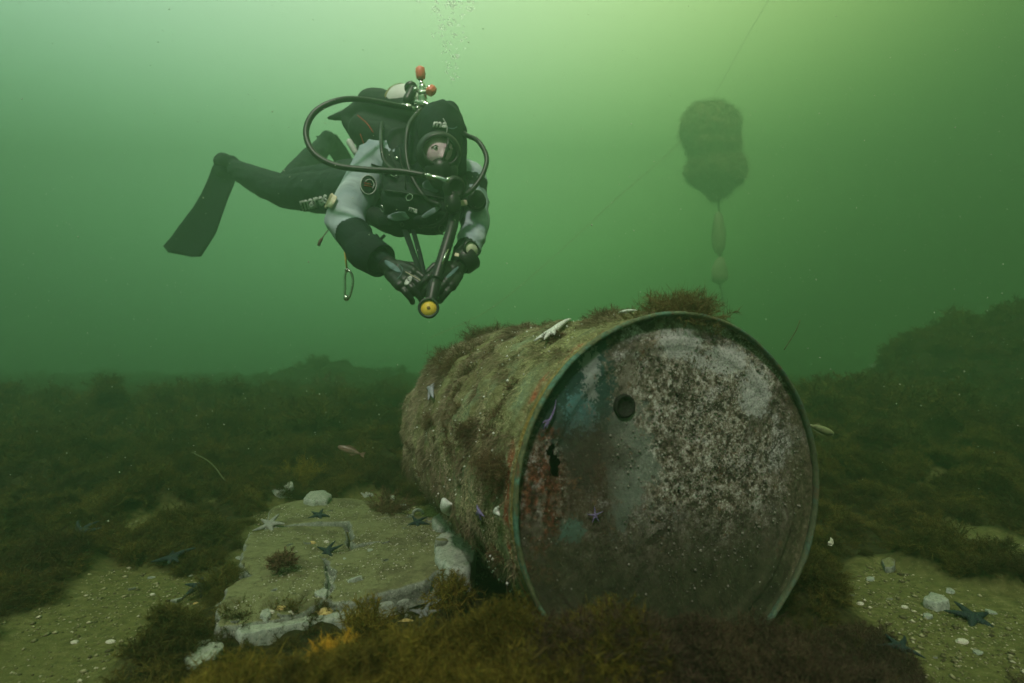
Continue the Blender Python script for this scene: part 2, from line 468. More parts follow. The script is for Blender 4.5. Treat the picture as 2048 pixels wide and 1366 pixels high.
def scatter(name, pts, nrm_up, scl, variants, label=None, yaw=None, tilt=.25, seed=1):
    """one object that instances tuft variants over many points"""
    rs = np.random.default_rng(seed); n = len(pts)
    me = bpy.data.meshes.new(name); me.vertices.add(n); me.vertices.foreach_set('co', pts.astype(np.float32).ravel())
    rot = np.stack([rs.normal(0, tilt, n), rs.normal(0, tilt, n), rs.uniform(0, 6.283, n)], -1)
    a = me.attributes.new('rot', 'FLOAT_VECTOR', 'POINT'); a.data.foreach_set('vector', rot.astype(np.float32).ravel())
    if nrm_up is None: nrm_up = np.tile(np.array([0, 0, 1.0]), (n, 1))
    nn = nrm_up + rs.normal(size=(n, 3)) * .22
    a = me.attributes.new('nrm', 'FLOAT_VECTOR', 'POINT'); a.data.foreach_set('vector', nn.astype(np.float32).ravel())
    a = me.attributes.new('scl', 'FLOAT_VECTOR', 'POINT'); a.data.foreach_set('vector', scl.astype(np.float32).ravel())
    o = bpy.data.objects.new(name, me); COL.objects.link(o)
    c = bpy.data.collections.new(name + '_variants')
    for v in variants: c.objects.link(v)
    ng = bpy.data.node_groups.new(name, 'GeometryNodeTree')
    ng.interface.new_socket('Geometry', in_out='INPUT', socket_type='NodeSocketGeometry')
    ng.interface.new_socket('Geometry', in_out='OUTPUT', socket_type='NodeSocketGeometry')
    gi, go = ng.nodes.new('NodeGroupInput'), ng.nodes.new('NodeGroupOutput')
    ci = ng.nodes.new('GeometryNodeCollectionInfo'); ci.inputs[0].default_value = c
    ci.inputs['Separate Children'].default_value = True; ci.inputs['Reset Children'].default_value = True
    ip = ng.nodes.new('GeometryNodeInstanceOnPoints'); ip.inputs['Pick Instance'].default_value = True
    ar = ng.nodes.new('GeometryNodeInputNamedAttribute'); ar.data_type = 'FLOAT_VECTOR'; ar.inputs[0].default_value = 'rot'
    as_ = ng.nodes.new('GeometryNodeInputNamedAttribute'); as_.data_type = 'FLOAT_VECTOR'; as_.inputs[0].default_value = 'scl'
    er = ng.nodes.new('FunctionNodeEulerToRotation')
    L = ng.links.new
    L(gi.outputs[0], ip.inputs['Points']); L(ci.outputs[0], ip.inputs['Instance'])
    an = ng.nodes.new('GeometryNodeInputNamedAttribute'); an.data_type = 'FLOAT_VECTOR'; an.inputs[0].default_value = 'nrm'
    al = ng.nodes.new('FunctionNodeAlignRotationToVector'); al.axis = 'Z'; L(er.outputs[0], al.inputs['Rotation']); L(an.outputs[0], al.inputs['Vector'])
    L(ar.outputs[0], er.inputs[0]); L(al.outputs[0], ip.inputs['Rotation']); L(as_.outputs[0], ip.inputs['Scale'])
    L(ip.outputs[0], go.inputs[0])
    md = o.modifiers.new('scatter', 'NODES'); md.node_group = ng
    return o

def tuft_variants(mat, n, seed, **kw):
    out = []
    for k in range(n):
        V, F = tuft_mesh('v', mat, seed=seed + k, **kw)
        out.append(new_mesh('tuft_shape', V, F, mat, None, False, link=False))
    return out

# drum placement (used for keeping algae out of it)
DR, DL = .29, .915
DRUM_YAW = R(20.8); DRUM_C = Vector((.277, .895, .270))
DAX = Vector((-math.sin(DRUM_YAW), math.cos(DRUM_YAW), 0)); DRX = Vector((math.cos(DRUM_YAW), math.sin(DRUM_YAW), 0))
def drum_local(X, Y):
    dx, dy = X - DRUM_C.x, Y - DRUM_C.y
    return dx * DRX.x + dy * DRX.y, dx * DAX.x + dy * DAX.y     # sideways, along

build_seabed()
def algae_bed():
    near_v = tuft_variants(M_ALGAE, 5, 100, n_br=40, per=58, rad=.042, hgt=.040, width=.00052, fil=.013, wild=.8)
    far_v = tuft_variants(M_ALGAE, 4, 200, n_br=36, per=40, rad=.11, hgt=.10, width=.0016, fil=.036, wild=.8)
    rs = np.random.default_rng(5)
    n = 26000
    X = rs.uniform(-3.4, 3.8, n); Y = .28 + 3.0 * rs.uniform(0, 1, n) ** .8
    keep = (np.abs(X) < Y * 1.3 + .3)
    s, a = drum_local(X, Y)
    keep &= ~((np.abs(s) < .24) & (a > -.02) & (a < DL))
    keep &= ~sand_mask(X, Y)
    keep &= ~((np.hypot(X, Y) < .60))
    X, Y, s, a = X[keep], Y[keep], s[keep], a[keep]
    clear = np.clip(1.5 - np.maximum(np.abs(s) - .24, np.maximum(-a - .02, a - DL)) / .08, 0, 1)
    wh = np.maximum(weed_h(X, Y) - .01, 0) * (1 - clear)
    keep = rs.uniform(0, 1, len(X)) < .35 + wh / .035                 # creases between the cushions stay open
    X, Y, wh = X[keep], Y[keep], wh[keep]
    Z = ground_h(X, Y) + wh - .004
    N = surf_n(X, Y, lambda x, y: ground_h(x, y) + weed_h(x, y))
    sc = rs.uniform(.55, 1.3, len(X)) * (.8 + 3.0 * np.clip(wh, 0, .12))
    o = scatter('algae_bed', np.stack([X, Y, Z], -1), N, np.stack([sc, sc, sc * rs.uniform(.7, 1.2, len(X))], -1), near_v, tilt=.1, seed=3)
    tag(o, 'olive brown filamentous algae in cushions on the near seabed round the drum', 'algae', kind='stuff')
    n = 9000
    X = rs.uniform(-13, 13, n); Y = rs.uniform(-5, 13, n)
    keep = ~((Y < 2.6) & (np.abs(X) < 3.0)) & ~((np.abs(X) < 1.2) & (Y < .6))
    X, Y = X[keep], Y[keep]; sc = rs.uniform(.6, 1.5, len(X))
    n2 = 11000; X2 = rs.uniform(-6.5, 6.5, n2); Y2 = rs.uniform(2.5, 7, n2); sc2 = rs.uniform(.35, 1.0, n2)
    X, Y, sc = np.r_[X, X2], np.r_[Y, Y2], np.r_[sc, sc2]
    wh = np.maximum(weed_h(X, Y) - .01, 0); Z = ground_h(X, Y) + wh
    N = surf_n(X, Y, lambda x, y: ground_h(x, y) + weed_h(x, y)); sc = sc * (.75 + 3.0 * np.clip(wh, 0, .15))
    o = scatter('distant_algae_bed', np.stack([X, Y, Z], -1), N, np.stack([sc, sc, sc * .9], -1), far_v, tilt=.1, seed=4)
    tag(o, 'dark algae carpet fading into green water behind the drum', 'algae', kind='stuff')
algae_bed()

# ------------------------------------------------------------ haze box
hb = MB().box((0, 3.6, 2.55), 30, 21.4, 7.1)
t = NT('green_water'); t.n.remove(t.b)
pv = t.n.new('ShaderNodeVolumePrincipled'); pv.inputs['Color'].default_value = (*HAZE_COL, 1); pv.inputs['Density'].default_value = HAZE_DENS
pv.inputs['Absorption Color'].default_value = (*HAZE_ABS, 1); pv.inputs['Anisotropy'].default_value = .62
t.l.new(pv.outputs[0], t.o.inputs['Volume'])
hz = hb.build('haze', t.m, None, False); tag(hz, 'green murky sea water filling the whole scene', 'water', kind='stuff')

# ------------------------------------------------------------ the drum
def ray_px(px, py):
    o = Vector((0, 0, CAM_H)); d = (at(px, py, 1.0) - o).normalized(); return o, d
def to_drum(v):
    v = v - DRUM_C; return Vector((v.dot(DRX), v.dot(DAX), v.z))
def from_drum(v): return DRUM_C + DRX * v.x + DAX * v.y + Vector((0, 0, v.z))
def dir_drum(v): return DRX * v.x + DAX * v.y + Vector((0, 0, v.z))
def face_hit(px, py, y0=.011):
    o, d = ray_px(px, py); a, b = to_drum(o), to_drum(o + d) - to_drum(o); t = (y0 - a.y) / b.y
    return a + b * t
def side_hit(px, py, r=None):
    r = r or DR; o, d = ray_px(px, py); a, b = to_drum(o), to_drum(o + d) - to_drum(o)
    A = b.x ** 2 + b.z ** 2; B = 2 * (a.x * b.x + a.z * b.z); C = a.x ** 2 + a.z ** 2 - r * r; D = B * B - 4 * A * C
    t = (-B - math.sqrt(D)) / (2 * A) if D > 0 else -B / (2 * A)
    p = a + b * t; q = math.hypot(p.x, p.z); p.x *= r / q; p.z *= r / q; return p

def drum_vec(t):
    n = t.n.new('ShaderNodeVectorMath'); n.operation = 'SUBTRACT'; n.inputs[1].default_value = (0, 0, DR)
    t.l.new(t.tc.outputs['Object'], n.inputs[0]); return n.outputs[0]

def make_head_material():
    t = NT('corroded_drum_head'); vec = drum_vec(t); x, y, z = t.xyz(vec)
    X = t.math('DIVIDE', x, DR); Z = t.math('DIVIDE', z, DR)
    nb = t.noise(9, 5, .65, vec); nm = t.noise(34, 5, .7, vec); nf = t.noise(120, 4, .75, vec); nx = t.noise(300, 3, .8, vec)
    nl = t.noise(22, 6, .7, vec, 1.5)
    n6 = t.noise(7.5, 5, .7, vec, .4)
    fine = t.math('ADD', t.math('MULTIPLY', t.math('SUBTRACT', nf, .5), 1.3), t.math('MULTIPLY', t.math('SUBTRACT', nx, .5), .8))
    def blob(cx, cz, rx, rz, edge=.35, rag=1.2, src=nm):
        edge = edge * .45
        a = t.math('DIVIDE', t.math('SUBTRACT', X, cx), rx); b = t.math('DIVIDE', t.math('SUBTRACT', Z, cz), rz)
        d = t.math('SQRT', t.math('ADD', t.math('MULTIPLY', a, a), t.math('MULTIPLY', b, b)))
        d = t.math('ADD', d, t.math('MULTIPLY', t.math('SUBTRACT', src, .5), rag * 1.5)); d = t.math('ADD', d, fine); d = t.math('ADD', d, t.math('MULTIPLY', t.math('SUBTRACT', n6, .5), 2.2))
        return t.mr(d, 1 - edge, 1 + edge, 1, 0, 'SMOOTHSTEP')
    dark, umber, taupe, grey, white = (.030, .025, .019), (.10, .078, .058), (.24, .20, .165), (.42, .40, .37), (.80, .79, .78)
    col = t.ramp(nb, [(.35, umber), (.6, (.10, .08, .06))])
    # smooth grey deposit
    g = blob(-.25, .42, .42, .55)
    col = t.mix(g, col, t.ramp(nm, [(.3, (.17, .155, .13)), (.7, (.30, .27, .23))]))
    # crusty speckle of barnacle remains over the upper right
    n5 = t.noise(65, 5, .75, vec, .6)
    crust = t.ramp(t.math('ADD', t.math('ADD', t.math('MULTIPLY', nf, .35), t.math('MULTIPLY', nx, .25)), t.math('MULTIPLY', n5, .40)),
                   [(.40, dark), (.46, umber), (.505, taupe), (.545, grey), (.61, white)])
    vc = t.n.new('ShaderNodeTexVoronoi'); vc.inputs['Scale'].default_value = 190; t.l.new(vec, vc.inputs['Vector'])
    cell = t.math('MULTIPLY', t.mr(vc.outputs['Distance'], .42, .20), t.mr(t.xyz(vc.outputs['Color'])[0], .45, .95))
    vd = t.n.new('ShaderNodeTexVoronoi'); vd.inputs['Scale'].default_value = 75; t.l.new(vec, vd.inputs['Vector'])
    pit = t.math('MULTIPLY', t.mr(vd.outputs['Distance'], .40, .22), t.mr(t.xyz(vd.outputs['Color'])[1], .62, .72))
    crust = t.mix(t.math('MULTIPLY', cell, t.mr(nm, .42, .55)), crust, (.78, .77, .74))
    crust = t.mix(t.math('MULTIPLY', pit, .9), crust, (.030, .024, .018))
    warm = t.mix(t.mr(t.noise(16, 3, .6, vec), .45, .65, 0, .55), crust, (.36, .24, .13), 'MULTIPLY')
    warm = t.mix(.35, warm, crust)
    col = t.mix(t.math('MULTIPLY', t.mr(nm, .45, .55, .25, .9), t.mr(Z, -.7, .0)), col, t.mix(.35, warm, umber))
    col = t.mix(blob(.30, .36, .66, .68, .6, .8), col, warm)
    col = t.mix(t.mr(t.noise(5.5, 6, .75, vec, .8), .49, .57, 0, .85), col, t.ramp(nf, [(.4, (.035, .028, .02)), (.62, (.12, .10, .08))]))
    col = t.mix(t.math('MULTIPLY', t.mr(t.noise(8, 6, .75, vec, 0), .54, .62, 0, .75), t.mr(Z, -.25, .25)), col, t.mix(1, t.ramp(nx, [(.38, (.12, .11, .10)), (.5, (.40, .38, .36)), (.62, (.85, .85, .85))]), (.95, .95, 1), 'MULTIPLY'))
    col = t.mix(t.mr(nl, .55, .60, 0, .85), col, (.030, .024, .017))          # holes in the crust
    # pale band under the top rim
    bw = t.math('MULTIPLY', blob(.02, .84, .16, .085, .4, 1.0, nf), 1.0)
    bw2 = blob(.32, .74, .17, .075, .5, 1.1, nf); bw3 = blob(.55, .55, .10, .13, .6, 1.3, nf)
    pale = t.ramp(nx, [(.35, (.22, .22, .22)), (.55, (.55, .55, .56))])
    for k in (bw, bw2, bw3): col = t.mix(t.math('MULTIPLY', k, .8), col, pale)
    # teal paint remains
    teal = t.ramp(nm, [(.3, (.020, .050, .045)), (.7, (.045, .095, .085))])
    col = t.mix(blob(-.62, .56, .22, .42, .35, .9, nb), col, teal)
    col = t.mix(t.math('MULTIPLY', blob(-.33, .16, .15, .34, .4, 1.5), .8), col, t.ramp(nm, [(.3, (.12, .15, .13)), (.7, (.24, .27, .24))]))
    col = t.mix(t.math('MULTIPLY', blob(-.62, .47, .09, .10, .5, 1.6, nf), .9), col, (.10, .26, .28))
    col = t.mix(blob(-.68, -.14, .08, .06, .5, 1.8, nf), col, (.12, .24, .21))
    col = t.mix(t.math('MULTIPLY', blob(-.56, .66, .05, .16, .3, 2.2, nf), .9), col, (.26, .28, .28))
    # rust and brown slime on the left
    col = t.mix(t.math('MULTIPLY', blob(-.58, .16, .20, .32, 1.6, .5, nb), .75), col, t.ramp(nm, [(.3, (.035, .020, .014)), (.7, (.075, .042, .028))]))
    rust = t.ramp(nf, [(.42, (.030, .018, .012)), (.54, (.11, .038, .022)), (.68, (.26, .10, .06))])
    col = t.mix(t.mr(t.math('MULTIPLY', blob(-.86, -.05, .15, .60, .45, 1.2), t.mr(nm, .47, .56)), 0, 1), col, rust)
    col = t.mix(t.math('MULTIPLY', t.mr(t.noise(40, 5, .8, vec), .60, .68), .6), col, (.20, .10, .05))
    # silt and algae darkening the lower part, with pale specks
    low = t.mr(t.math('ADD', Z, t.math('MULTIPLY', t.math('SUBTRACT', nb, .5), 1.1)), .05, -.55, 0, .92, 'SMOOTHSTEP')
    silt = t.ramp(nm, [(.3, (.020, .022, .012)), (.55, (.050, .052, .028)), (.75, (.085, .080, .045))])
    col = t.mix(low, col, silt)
    edge = t.mr(t.math('ADD', X, t.math('MULTIPLY', t.math('SUBTRACT', nm, .5), .35)), .70, .92, 0, .75, 'SMOOTHSTEP')
    col = t.mix(edge, col, t.ramp(nf, [(.35, (.03, .028, .014)), (.55, (.10, .085, .05)), (.72, (.24, .21, .15))]))
    sp = t.mr(t.noise(170, 2, .5, vec), .70, .75); col = t.mix(t.math('MULTIPLY', sp, .8), col, (.42, .42, .36))
    h = t.math('ADD', t.math('MULTIPLY', nf, .7), t.math('MULTIPLY', nx, .5))
    t.bump(t.math('ADD', t.math('MULTIPLY', h, .6), nm), .55, .005)
    return t.done(col, .85, 0, .2)

def make_shell_material():
    t = NT('overgrown_drum_side'); vec = drum_vec(t); x, y, z = t.xyz(vec)
    nb = t.noise(8, 5, .6, vec); nm = t.noise(40, 5, .7, vec); nf = t.noise(160, 4, .7, vec)
    col = t.ramp(nm, [(.25, (.05, .045, .022)), (.5, (.19, .18, .085)), (.75, (.30, .32, .17))])
    col = t.mix(t.mr(nb, .50, .62, 0, .8), col, t.ramp(nf, [(.3, (.16, .22, .14)), (.7, (.34, .42, .27))]))
    yb = t.math('ADD', y, t.math('MULTIPLY', t.math('SUBTRACT', nm, .5), .02))
    band = t.math('MULTIPLY', t.mr(yb, .030, .036), t.mr(yb, .056, .050))
    col = t.mix(t.math('MULTIPLY', band, t.mr(nb, .49, .56)), col, t.ramp(nf, [(.3, (.20, .06, .03)), (.7, (.48, .17, .09))]))
    band2 = t.math('MULTIPLY', t.mr(yb, .010, .014), t.mr(yb, .030, .024))
    col = t.mix(t.math('MULTIPLY', band2, .8), col, t.ramp(nf, [(.3, (.22, .14, .03)), (.7, (.36, .26, .08))]))
    t.bump(t.math('ADD', nm, nf), .8, .006)
    return t.done(col, .9, 0, .15)

def make_rim_material():
    t = NT('teal_painted_rim'); vec = drum_vec(t); x, y, z = t.xyz(vec)
    nm = t.noise(30, 5, .7, vec); nf = t.noise(150, 4, .7, vec)
    col = t.ramp(nf, [(.3, (.035, .09, .07)), (.7, (.12, .24, .18))])
    col = t.mix(t.mr(nm, .42, .52, 0, .9), col, t.ramp(nf, [(.3, (.04, .05, .025)), (.7, (.17, .17, .08))]))
    col = t.mix(t.mr(t.noise(18, 4, .7, vec), .56, .62, 0, .85), col, (.14, .06, .03))
    col = t.mix(t.mr(x, .12, .24, 0, .55), col, (.06, .07, .045))
    t.bump(nf, .5, .003); return t.done(col, .7, 0, .3)

def drum_lump(P):
    f = np.clip((P[..., 1] - .07) / .12, 0, 1) * np.clip(P[..., 2] / .1 + 1.6, 0, 1)
    return f * (.016 * np.abs(vnoise(P, 11, 141)) + .010 * np.abs(vnoise(P, 24, 142)) - .002)

def build_drum():
    root = empty('steel_drum', (DRUM_C.x, DRUM_C.y, DRUM_C.z - DR), (0, 0, DRUM_YAW))
    tag(root, 'large overgrown steel drum lying on its side, corroded round end towards the viewer', 'drum')
    off = Matrix.Translation((0, 0, DR))
    rs = np.random.default_rng(3)
    # shell
    prof = []
    ny = 120
    for i in range(ny + 1):
        y = .004 + (DL - .004) * i / ny
        r = DR
        for h in (.29, .57): r += .009 * math.exp(-((y - h) / .011) ** 2)
        for h in (.060, .078, DL - .06): r += .004 * math.exp(-((y - h) / .006) ** 2)
        prof.append((y, r))
    n = 220
    th = np.linspace(0, 2 * np.pi, n, endpoint=False)
    P = np.array(prof); Yg = np.repeat(P[:, 0], n).reshape(-1, n); Rg = np.repeat(P[:, 1], n).reshape(-1, n); T = np.tile(th, (len(P), 1))
    pos = np.stack([Rg * np.cos(T), Yg, Rg * np.sin(T)], -1)
    Rg = Rg + .006 * fbm(pos, 6, 3, 41) * np.clip(Yg / .05, 0, 1) + .0025 * fbm(pos, 45, 2, 42) * np.clip(Yg / .03, 0, 1)
    Rg = Rg + drum_lump(np.stack([DR * np.cos(T), Yg, DR * np.sin(T)], -1))
    pos = np.stack([Rg * np.cos(T), Yg, Rg * np.sin(T)], -1).reshape(-1, 3)
    i = np.arange(len(P) * n).reshape(len(P), n)
    F = np.stack([i[:-1], np.roll(i[:-1], -1, 1), np.roll(i[1:], -1, 1), i[1:]], -1).reshape(-1, 4)[:, ::-1]
    o = new_mesh('shell', pos, F, make_shell_material(), root); o.data.transform(off)
    # rear head
    mb = MB(); mb.lathe((0, DL - .012, 0), (0, 1, 0), [(0, DR - .001), (.004, DR - .02), (.004, .001)], 64, 0, (1, 0, 0), cap=False)
    o = mb.build('rear_head', bpy.data.materials['overgrown_drum_side'], root); o.data.transform(off)
    # rims
    M_RIM = make_rim_material()
    for y0, nm in ((.003, 'rim'), (DL, 'rim')):
        V = []; n1, n2 = 260, 12
        for a in range(n1):
            q = 2 * math.pi * a / n1
            w = 1 + .0022 * math.sin(3 * q + 1) * .4
            for b in range(n2):
                p = 2 * math.pi * b / n2
                rr = DR * w + .0005 + .0040 * math.cos(p)
                V.append((rr * math.cos(q), y0 + .0065 * math.sin(p), rr * math.sin(q)))
        V = np.array(V); V += .0012 * np.stack([fbm(V, 60, 3, 1), fbm(V, 60, 3, 2), fbm(V, 60, 3, 3)], -1) + .0015 * np.stack([vnoise(V, 9, 4), vnoise(V, 9, 5), vnoise(V, 9, 6)], -1)
        i = np.arange(n1 * n2).reshape(n1, n2)
        F = np.stack([i, np.roll(i, -1, 0), np.roll(np.roll(i, -1, 0), -1, 1), np.roll(i, -1, 1)], -1).reshape(-1, 4)
        o = new_mesh(nm, V, F, M_RIM, root); o.data.transform(off)
    # front head: recessed plate with pressed ring, crust relief and a rusted-through hole
    nr, na = 110, 420
    r_ = np.linspace(0.004, 1, nr) ** .8; A = np.linspace(0, 2 * np.pi, na, endpoint=False)
    RR, AA = np.meshgrid(r_, A, indexing='ij')
    x, z = RR * np.cos(AA), RR * np.sin(AA)
    dep = .012 - .0028 * np.clip((RR - .80) / .03, 0, 1) + .0028 * np.clip((RR - .865) / .02, 0, 1) - .005 * np.clip((RR - .97) / .03, 0, 1) ** 2
    Q = np.stack([x * DR, z * DR], -1)
    crust = np.clip(fbm(Q, 20, 3, 61, .6) * 1.6 + .1, -1, 1) + .3 * np.clip(fbm(Q, 110, 3, 62, .7), -1, 1)
    wgt = np.exp(-(((x - .3) / .7) ** 2 + ((z - .3) / .8) ** 2)) * .8 + .2
    dep = dep - .0022 * crust * wgt * np.clip((1 - RR) / .05, 0, 1)
    V = np.stack([x * (DR - .002), dep, z * (DR - .002)], -1).reshape(-1, 3)
    i = np.arange(nr * na).reshape(nr, na)
    F = np.stack([i[:-1], i[1:], np.roll(i[1:], -1, 1), np.roll(i[:-1], -1, 1)], -1).reshape(-1, 4)
    C = V[F].mean(1)
    hole = face_hit(1107, 922)
    hx, hz = (C[:, 0] - hole.x), (C[:, 2] - hole.z)
    jag = 1 + .9 * vnoise(np.stack([C[:, 0], C[:, 2]], -1), 130, 9)
    keep = ((hx + hz * .2) / .0085) ** 2 + (hz / .023) ** 2 > jag
    ctr = ((C[:, 0] - face_hit(1355, 790).x) ** 2 + (C[:, 2] - face_hit(1355, 790).z) ** 2) > .004 ** 2
    F = F[keep & ctr]
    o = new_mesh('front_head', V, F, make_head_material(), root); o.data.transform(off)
    # closed screw plug
    p = face_hit(1248, 812)
    m_dark = plain('blackened_steel', (.012, .011, .009), .8, 0, .5, 200, .6)
    mb = MB(); mb.lathe((p.x, .012, p.z), (0, -1, 0), [(0, .019), (.005, .0185), (.0065, .0165), (.0065, .0145), (.002, .0135), (.002, .001)], 40, 0, (1, 0, 0))
    o = mb.build('screw_plug', m_dark, root); o.data.transform(off)
    # ---- furry growth over the side: fine strands lying down the curve
    n = 300000
    th = rs.uniform(-.35, math.pi * 1.34, n); y = rs.uniform(.008, DL - .004, n)
    base = np.stack([DR * np.cos(th), y, DR * np.sin(th)], -1)
    dn = fbm(base, 13, 4, 71) ; bare = fbm(base, 7, 3, 77)
    front = np.clip((y - .012) / .11, 0, 1)
    lowleft = np.clip((th - math.pi * 1.06) / .25, 0, 1)
    keep = rs.uniform(-.75, .75, n) < dn * 1.4 + .30 - .75 * (1 - front) + .2 * bare - .35 * lowleft
    th, y, base, dn = th[keep], y[keep], base[keep], dn[keep]; n = len(th)
    nor = np.stack([np.cos(th), 0 * th, np.sin(th)], -1)
    tan = np.stack([np.sin(th), 0 * th, -np.cos(th)], -1) * np.sign(np.cos(th) + .15)[:, None]
    fl = fbm(base, 9, 2, 73)
    clump = np.clip(fbm(base * np.array([1, .8, 1]), 21, 4, 75, .65) * 3.0 - .1, 0, 1)
    L_rear = np.clip((y - .45) / .4, 0, 1)
    D = tan * (.60) + nor * (.22 + .75 * clump[:, None] + .35 * L_rear[:, None]) + np.array([0, 1, 0]) * (.25 + .5 * fl[:, None]) + rs.normal(size=(n, 3)) * .62
    D /= np.linalg.norm(D, axis=1)[:, None]
    L = rs.uniform(.003, .010, n) * (.7 + 2.4 * clump + 1.1 * L_rear) * (.55 + .45 * np.clip((y - .01) / .1, 0, 1))
    W = rs.uniform(.00022, .0005, n) * (1 + .35 * clump)
    V, F = strips(base + nor * (.001 + drum_lump(base)[:, None]), D, L, W, tan * .35 - nor * .25, rs)
    t = NT('furry_growth'); vec = drum_vec(t)
    nb = t.noise(9, 4, .6, vec); nm = t.noise(26, 3, .6, vec); ri = t.geo.outputs['Random Per Island']
    col = t.ramp(nb, [(.34, (.26, .20, .13)), (.5, (.42, .35, .25)), (.66, (.40, .41, .21))])
    x_, y_, z_ = t.xyz(vec)
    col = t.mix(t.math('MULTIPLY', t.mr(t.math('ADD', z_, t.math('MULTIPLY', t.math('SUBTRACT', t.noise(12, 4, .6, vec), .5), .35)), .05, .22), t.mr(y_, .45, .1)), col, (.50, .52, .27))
    cl = t.attr('clump')[2]
    col = t.mix(t.math('MULTIPLY', cl, .85), col, t.mix(t.mr(nm, .4, .6), (.115, .078, .046), (.17, .12, .08)))
    col = t.mix(1, col, t.ramp(ri, [(0, .6), (.6, 1.0), (1, 1.45)]), 'MULTIPLY')
    mf = t.done(col, .8, 0, .1)
    o = new_mesh('furry_growth', V, F, mf, root, False)
    a = o.data.attributes.new('clump', 'FLOAT', 'POINT'); a.data.foreach_set('value', np.repeat(clump, 6).astype(np.float32))
    o.data.transform(off); tag(o, kind='stuff')
    Vs, Fs, off_i = [], [], 0
    for k in range(85):
        q_, y_ = rs.uniform(.35, math.pi * 1.22), .10 + (DL - .12) * rs.uniform() ** .8; sz = rs.uniform(.012, .034)
        v, f = tuft_mesh('c', None, n_br=20, per=34, rad=sz, hgt=sz * .75, width=.00045, fil=sz * .34, seed=900 + k)
        b = np.array([DR * math.cos(q_), y_, DR * math.sin(q_)]); lump = float(drum_lump(b[None])[0])
        nrm_ = Vector((math.cos(q_), 0, math.sin(q_))) * (.8 if math.sin(q_) > 0 else .5) + Vector((0, 0, .35 if math.sin(q_) > .3 else -.6))
        Mx = np.array(nrm_.to_track_quat('Z', 'Y').to_matrix()); c = b * (1 + lump / DR * np.array([1, 0, 1]))
        Vs.append(v @ Mx.T + c); Fs.append(f + off_i); off_i += len(v)
    o = new_mesh('matted_tufts', np.concatenate(Vs), np.concatenate(Fs), M_ALGAE_RED, root, False); o.data.transform(off); tag(o, kind='stuff')
    n = 420; th = rs.uniform(.4, math.pi * 1.3, n); y = rs.uniform(.05, DL - .03, n); r = rs.uniform(.0008, .0026, n)
    c = np.stack([(DR + .011) * np.cos(th), y, (DR + .011) * np.sin(th)], -1)
    oc = np.array([[1, 0, 0], [-1, 0, 0], [0, 1, 0], [0, -1, 0], [0, 0, 1], [0, 0, -1]])
    V = (oc[None] * r[:, None, None] * rs.uniform(.4, 1.6, (n, 6, 1)) + c[:, None]).reshape(-1, 3)
    f = np.array([[0, 2, 4], [2, 1, 4], [1, 3, 4], [3, 0, 4], [2, 0, 5], [1, 2, 5], [3, 1, 5], [0, 3, 5]]); F = (np.arange(n)[:, None, None] * 6 + f[None]).reshape(-1, 3)
    o = new_mesh('shell_flecks', V, F, plain('white_fleck', (.72, .72, .68), .6, 0, .2, 50, 0), root, False); o.data.transform(off); tag(o, kind='stuff')
    # thin fur on the lower half of the end plate and small barnacle shells on the crust
    n = 9000
    X = rs.uniform(-.97, .97, n); Z = rs.uniform(-.97, .55, n); Qn = np.stack([X, Z], -1)
    k = (np.hypot(X, Z) < .955) & (rs.uniform(-.2, 1, n) < -Z * 1.1 + .9 * fbm(Qn, 3.2, 3, 81)); X, Z = X[k], Z[k]; n = len(X)
    b3 = np.stack([X * DR, np.full(n, .009), Z * DR], -1)
    D = np.array([0, -.55, -.75]) + rs.normal(size=(n, 3)) * .35; D /= np.linalg.norm(D, axis=1)[:, None]
    V, F = strips(b3, D, rs.uniform(.003, .009, n), rs.uniform(.0002, .0004, n), rs.normal(size=(n, 3)) * .2, rs)
    m2 = plain('dark_slime_fur', (.075, .065, .035), .85, 0, .4, 40, 0)
    o = new_mesh('slime_fur', V, F, m2, root, False); o.data.transform(off); tag(o, kind='stuff')
    n = 2600
    X = rs.normal(.32, .34, n); Z = rs.normal(.32, .38, n); k = (np.hypot(X, Z) < .93) & (fbm(np.stack([X, Z], -1), 6, 3, 91) > -.12); X, Z = X[k], Z[k]; n = len(X)
    r = .0007 + .0019 * rs.uniform(0, 1, n) ** 2.5; K = 6; hgt = r * rs.uniform(.5, 1.0, n)
    ang = np.arange(K) / K * 2 * np.pi
    Vb = []
    for lvl, (rf, hf) in enumerate(((1, 0), (.6, 1), (.38, 1), (.3, .25))):
        Vb.append(np.stack([X[:, None] * DR + r[:, None] * rf * np.cos(ang), .0105 - (hgt[:, None] * hf + 0 * ang), Z[:, None] * DR + r[:, None] * rf * np.sin(ang)], -1))
    V = np.stack(Vb, 1).reshape(n, -1, 3); base_i = (np.arange(n) * 4 * K)[:, None, None]
    q = np.array([[l * K + a, l * K + (a + 1) % K, (l + 1) * K + (a + 1) % K, (l + 1) * K + a] for l in range(3) for a in range(K)])
    F = (base_i + q[None]).reshape(-1, 4)
    m3 = plain('barnacle_shell', (.20, .185, .16), .8, 0, .6, 60, .4)
    o = new_mesh('barnacle_crust', V.reshape(-1, 3), F, m3, root, False); o.data.transform(off); tag(o, kind='stuff')
    return root
build_drum()

def place_tuft(loc, nrm, size, seed, label, mat=M_ALGAE_RED, group='algae tufts growing on the drum', n_br=70, per=70, width=.00045, hg=1.0, droop=0, cat='algae', name='algae_tuft'):
    V, F = tuft_mesh('t', mat, n_br=n_br, per=per, rad=size, hgt=size * hg, width=width, fil=size * .30, seed=seed)
    if droop: V[:, 2] -= droop * (V[:, 0] ** 2 + V[:, 1] ** 2 + .3 * V[:, 2] ** 2) / size
    o = new_mesh(name, V, F, mat, None, False)
    o.location = loc; o.rotation_euler = Vector(nrm).to_track_quat('Z', 'Y').to_euler()
    return tag(o, label, cat, group)

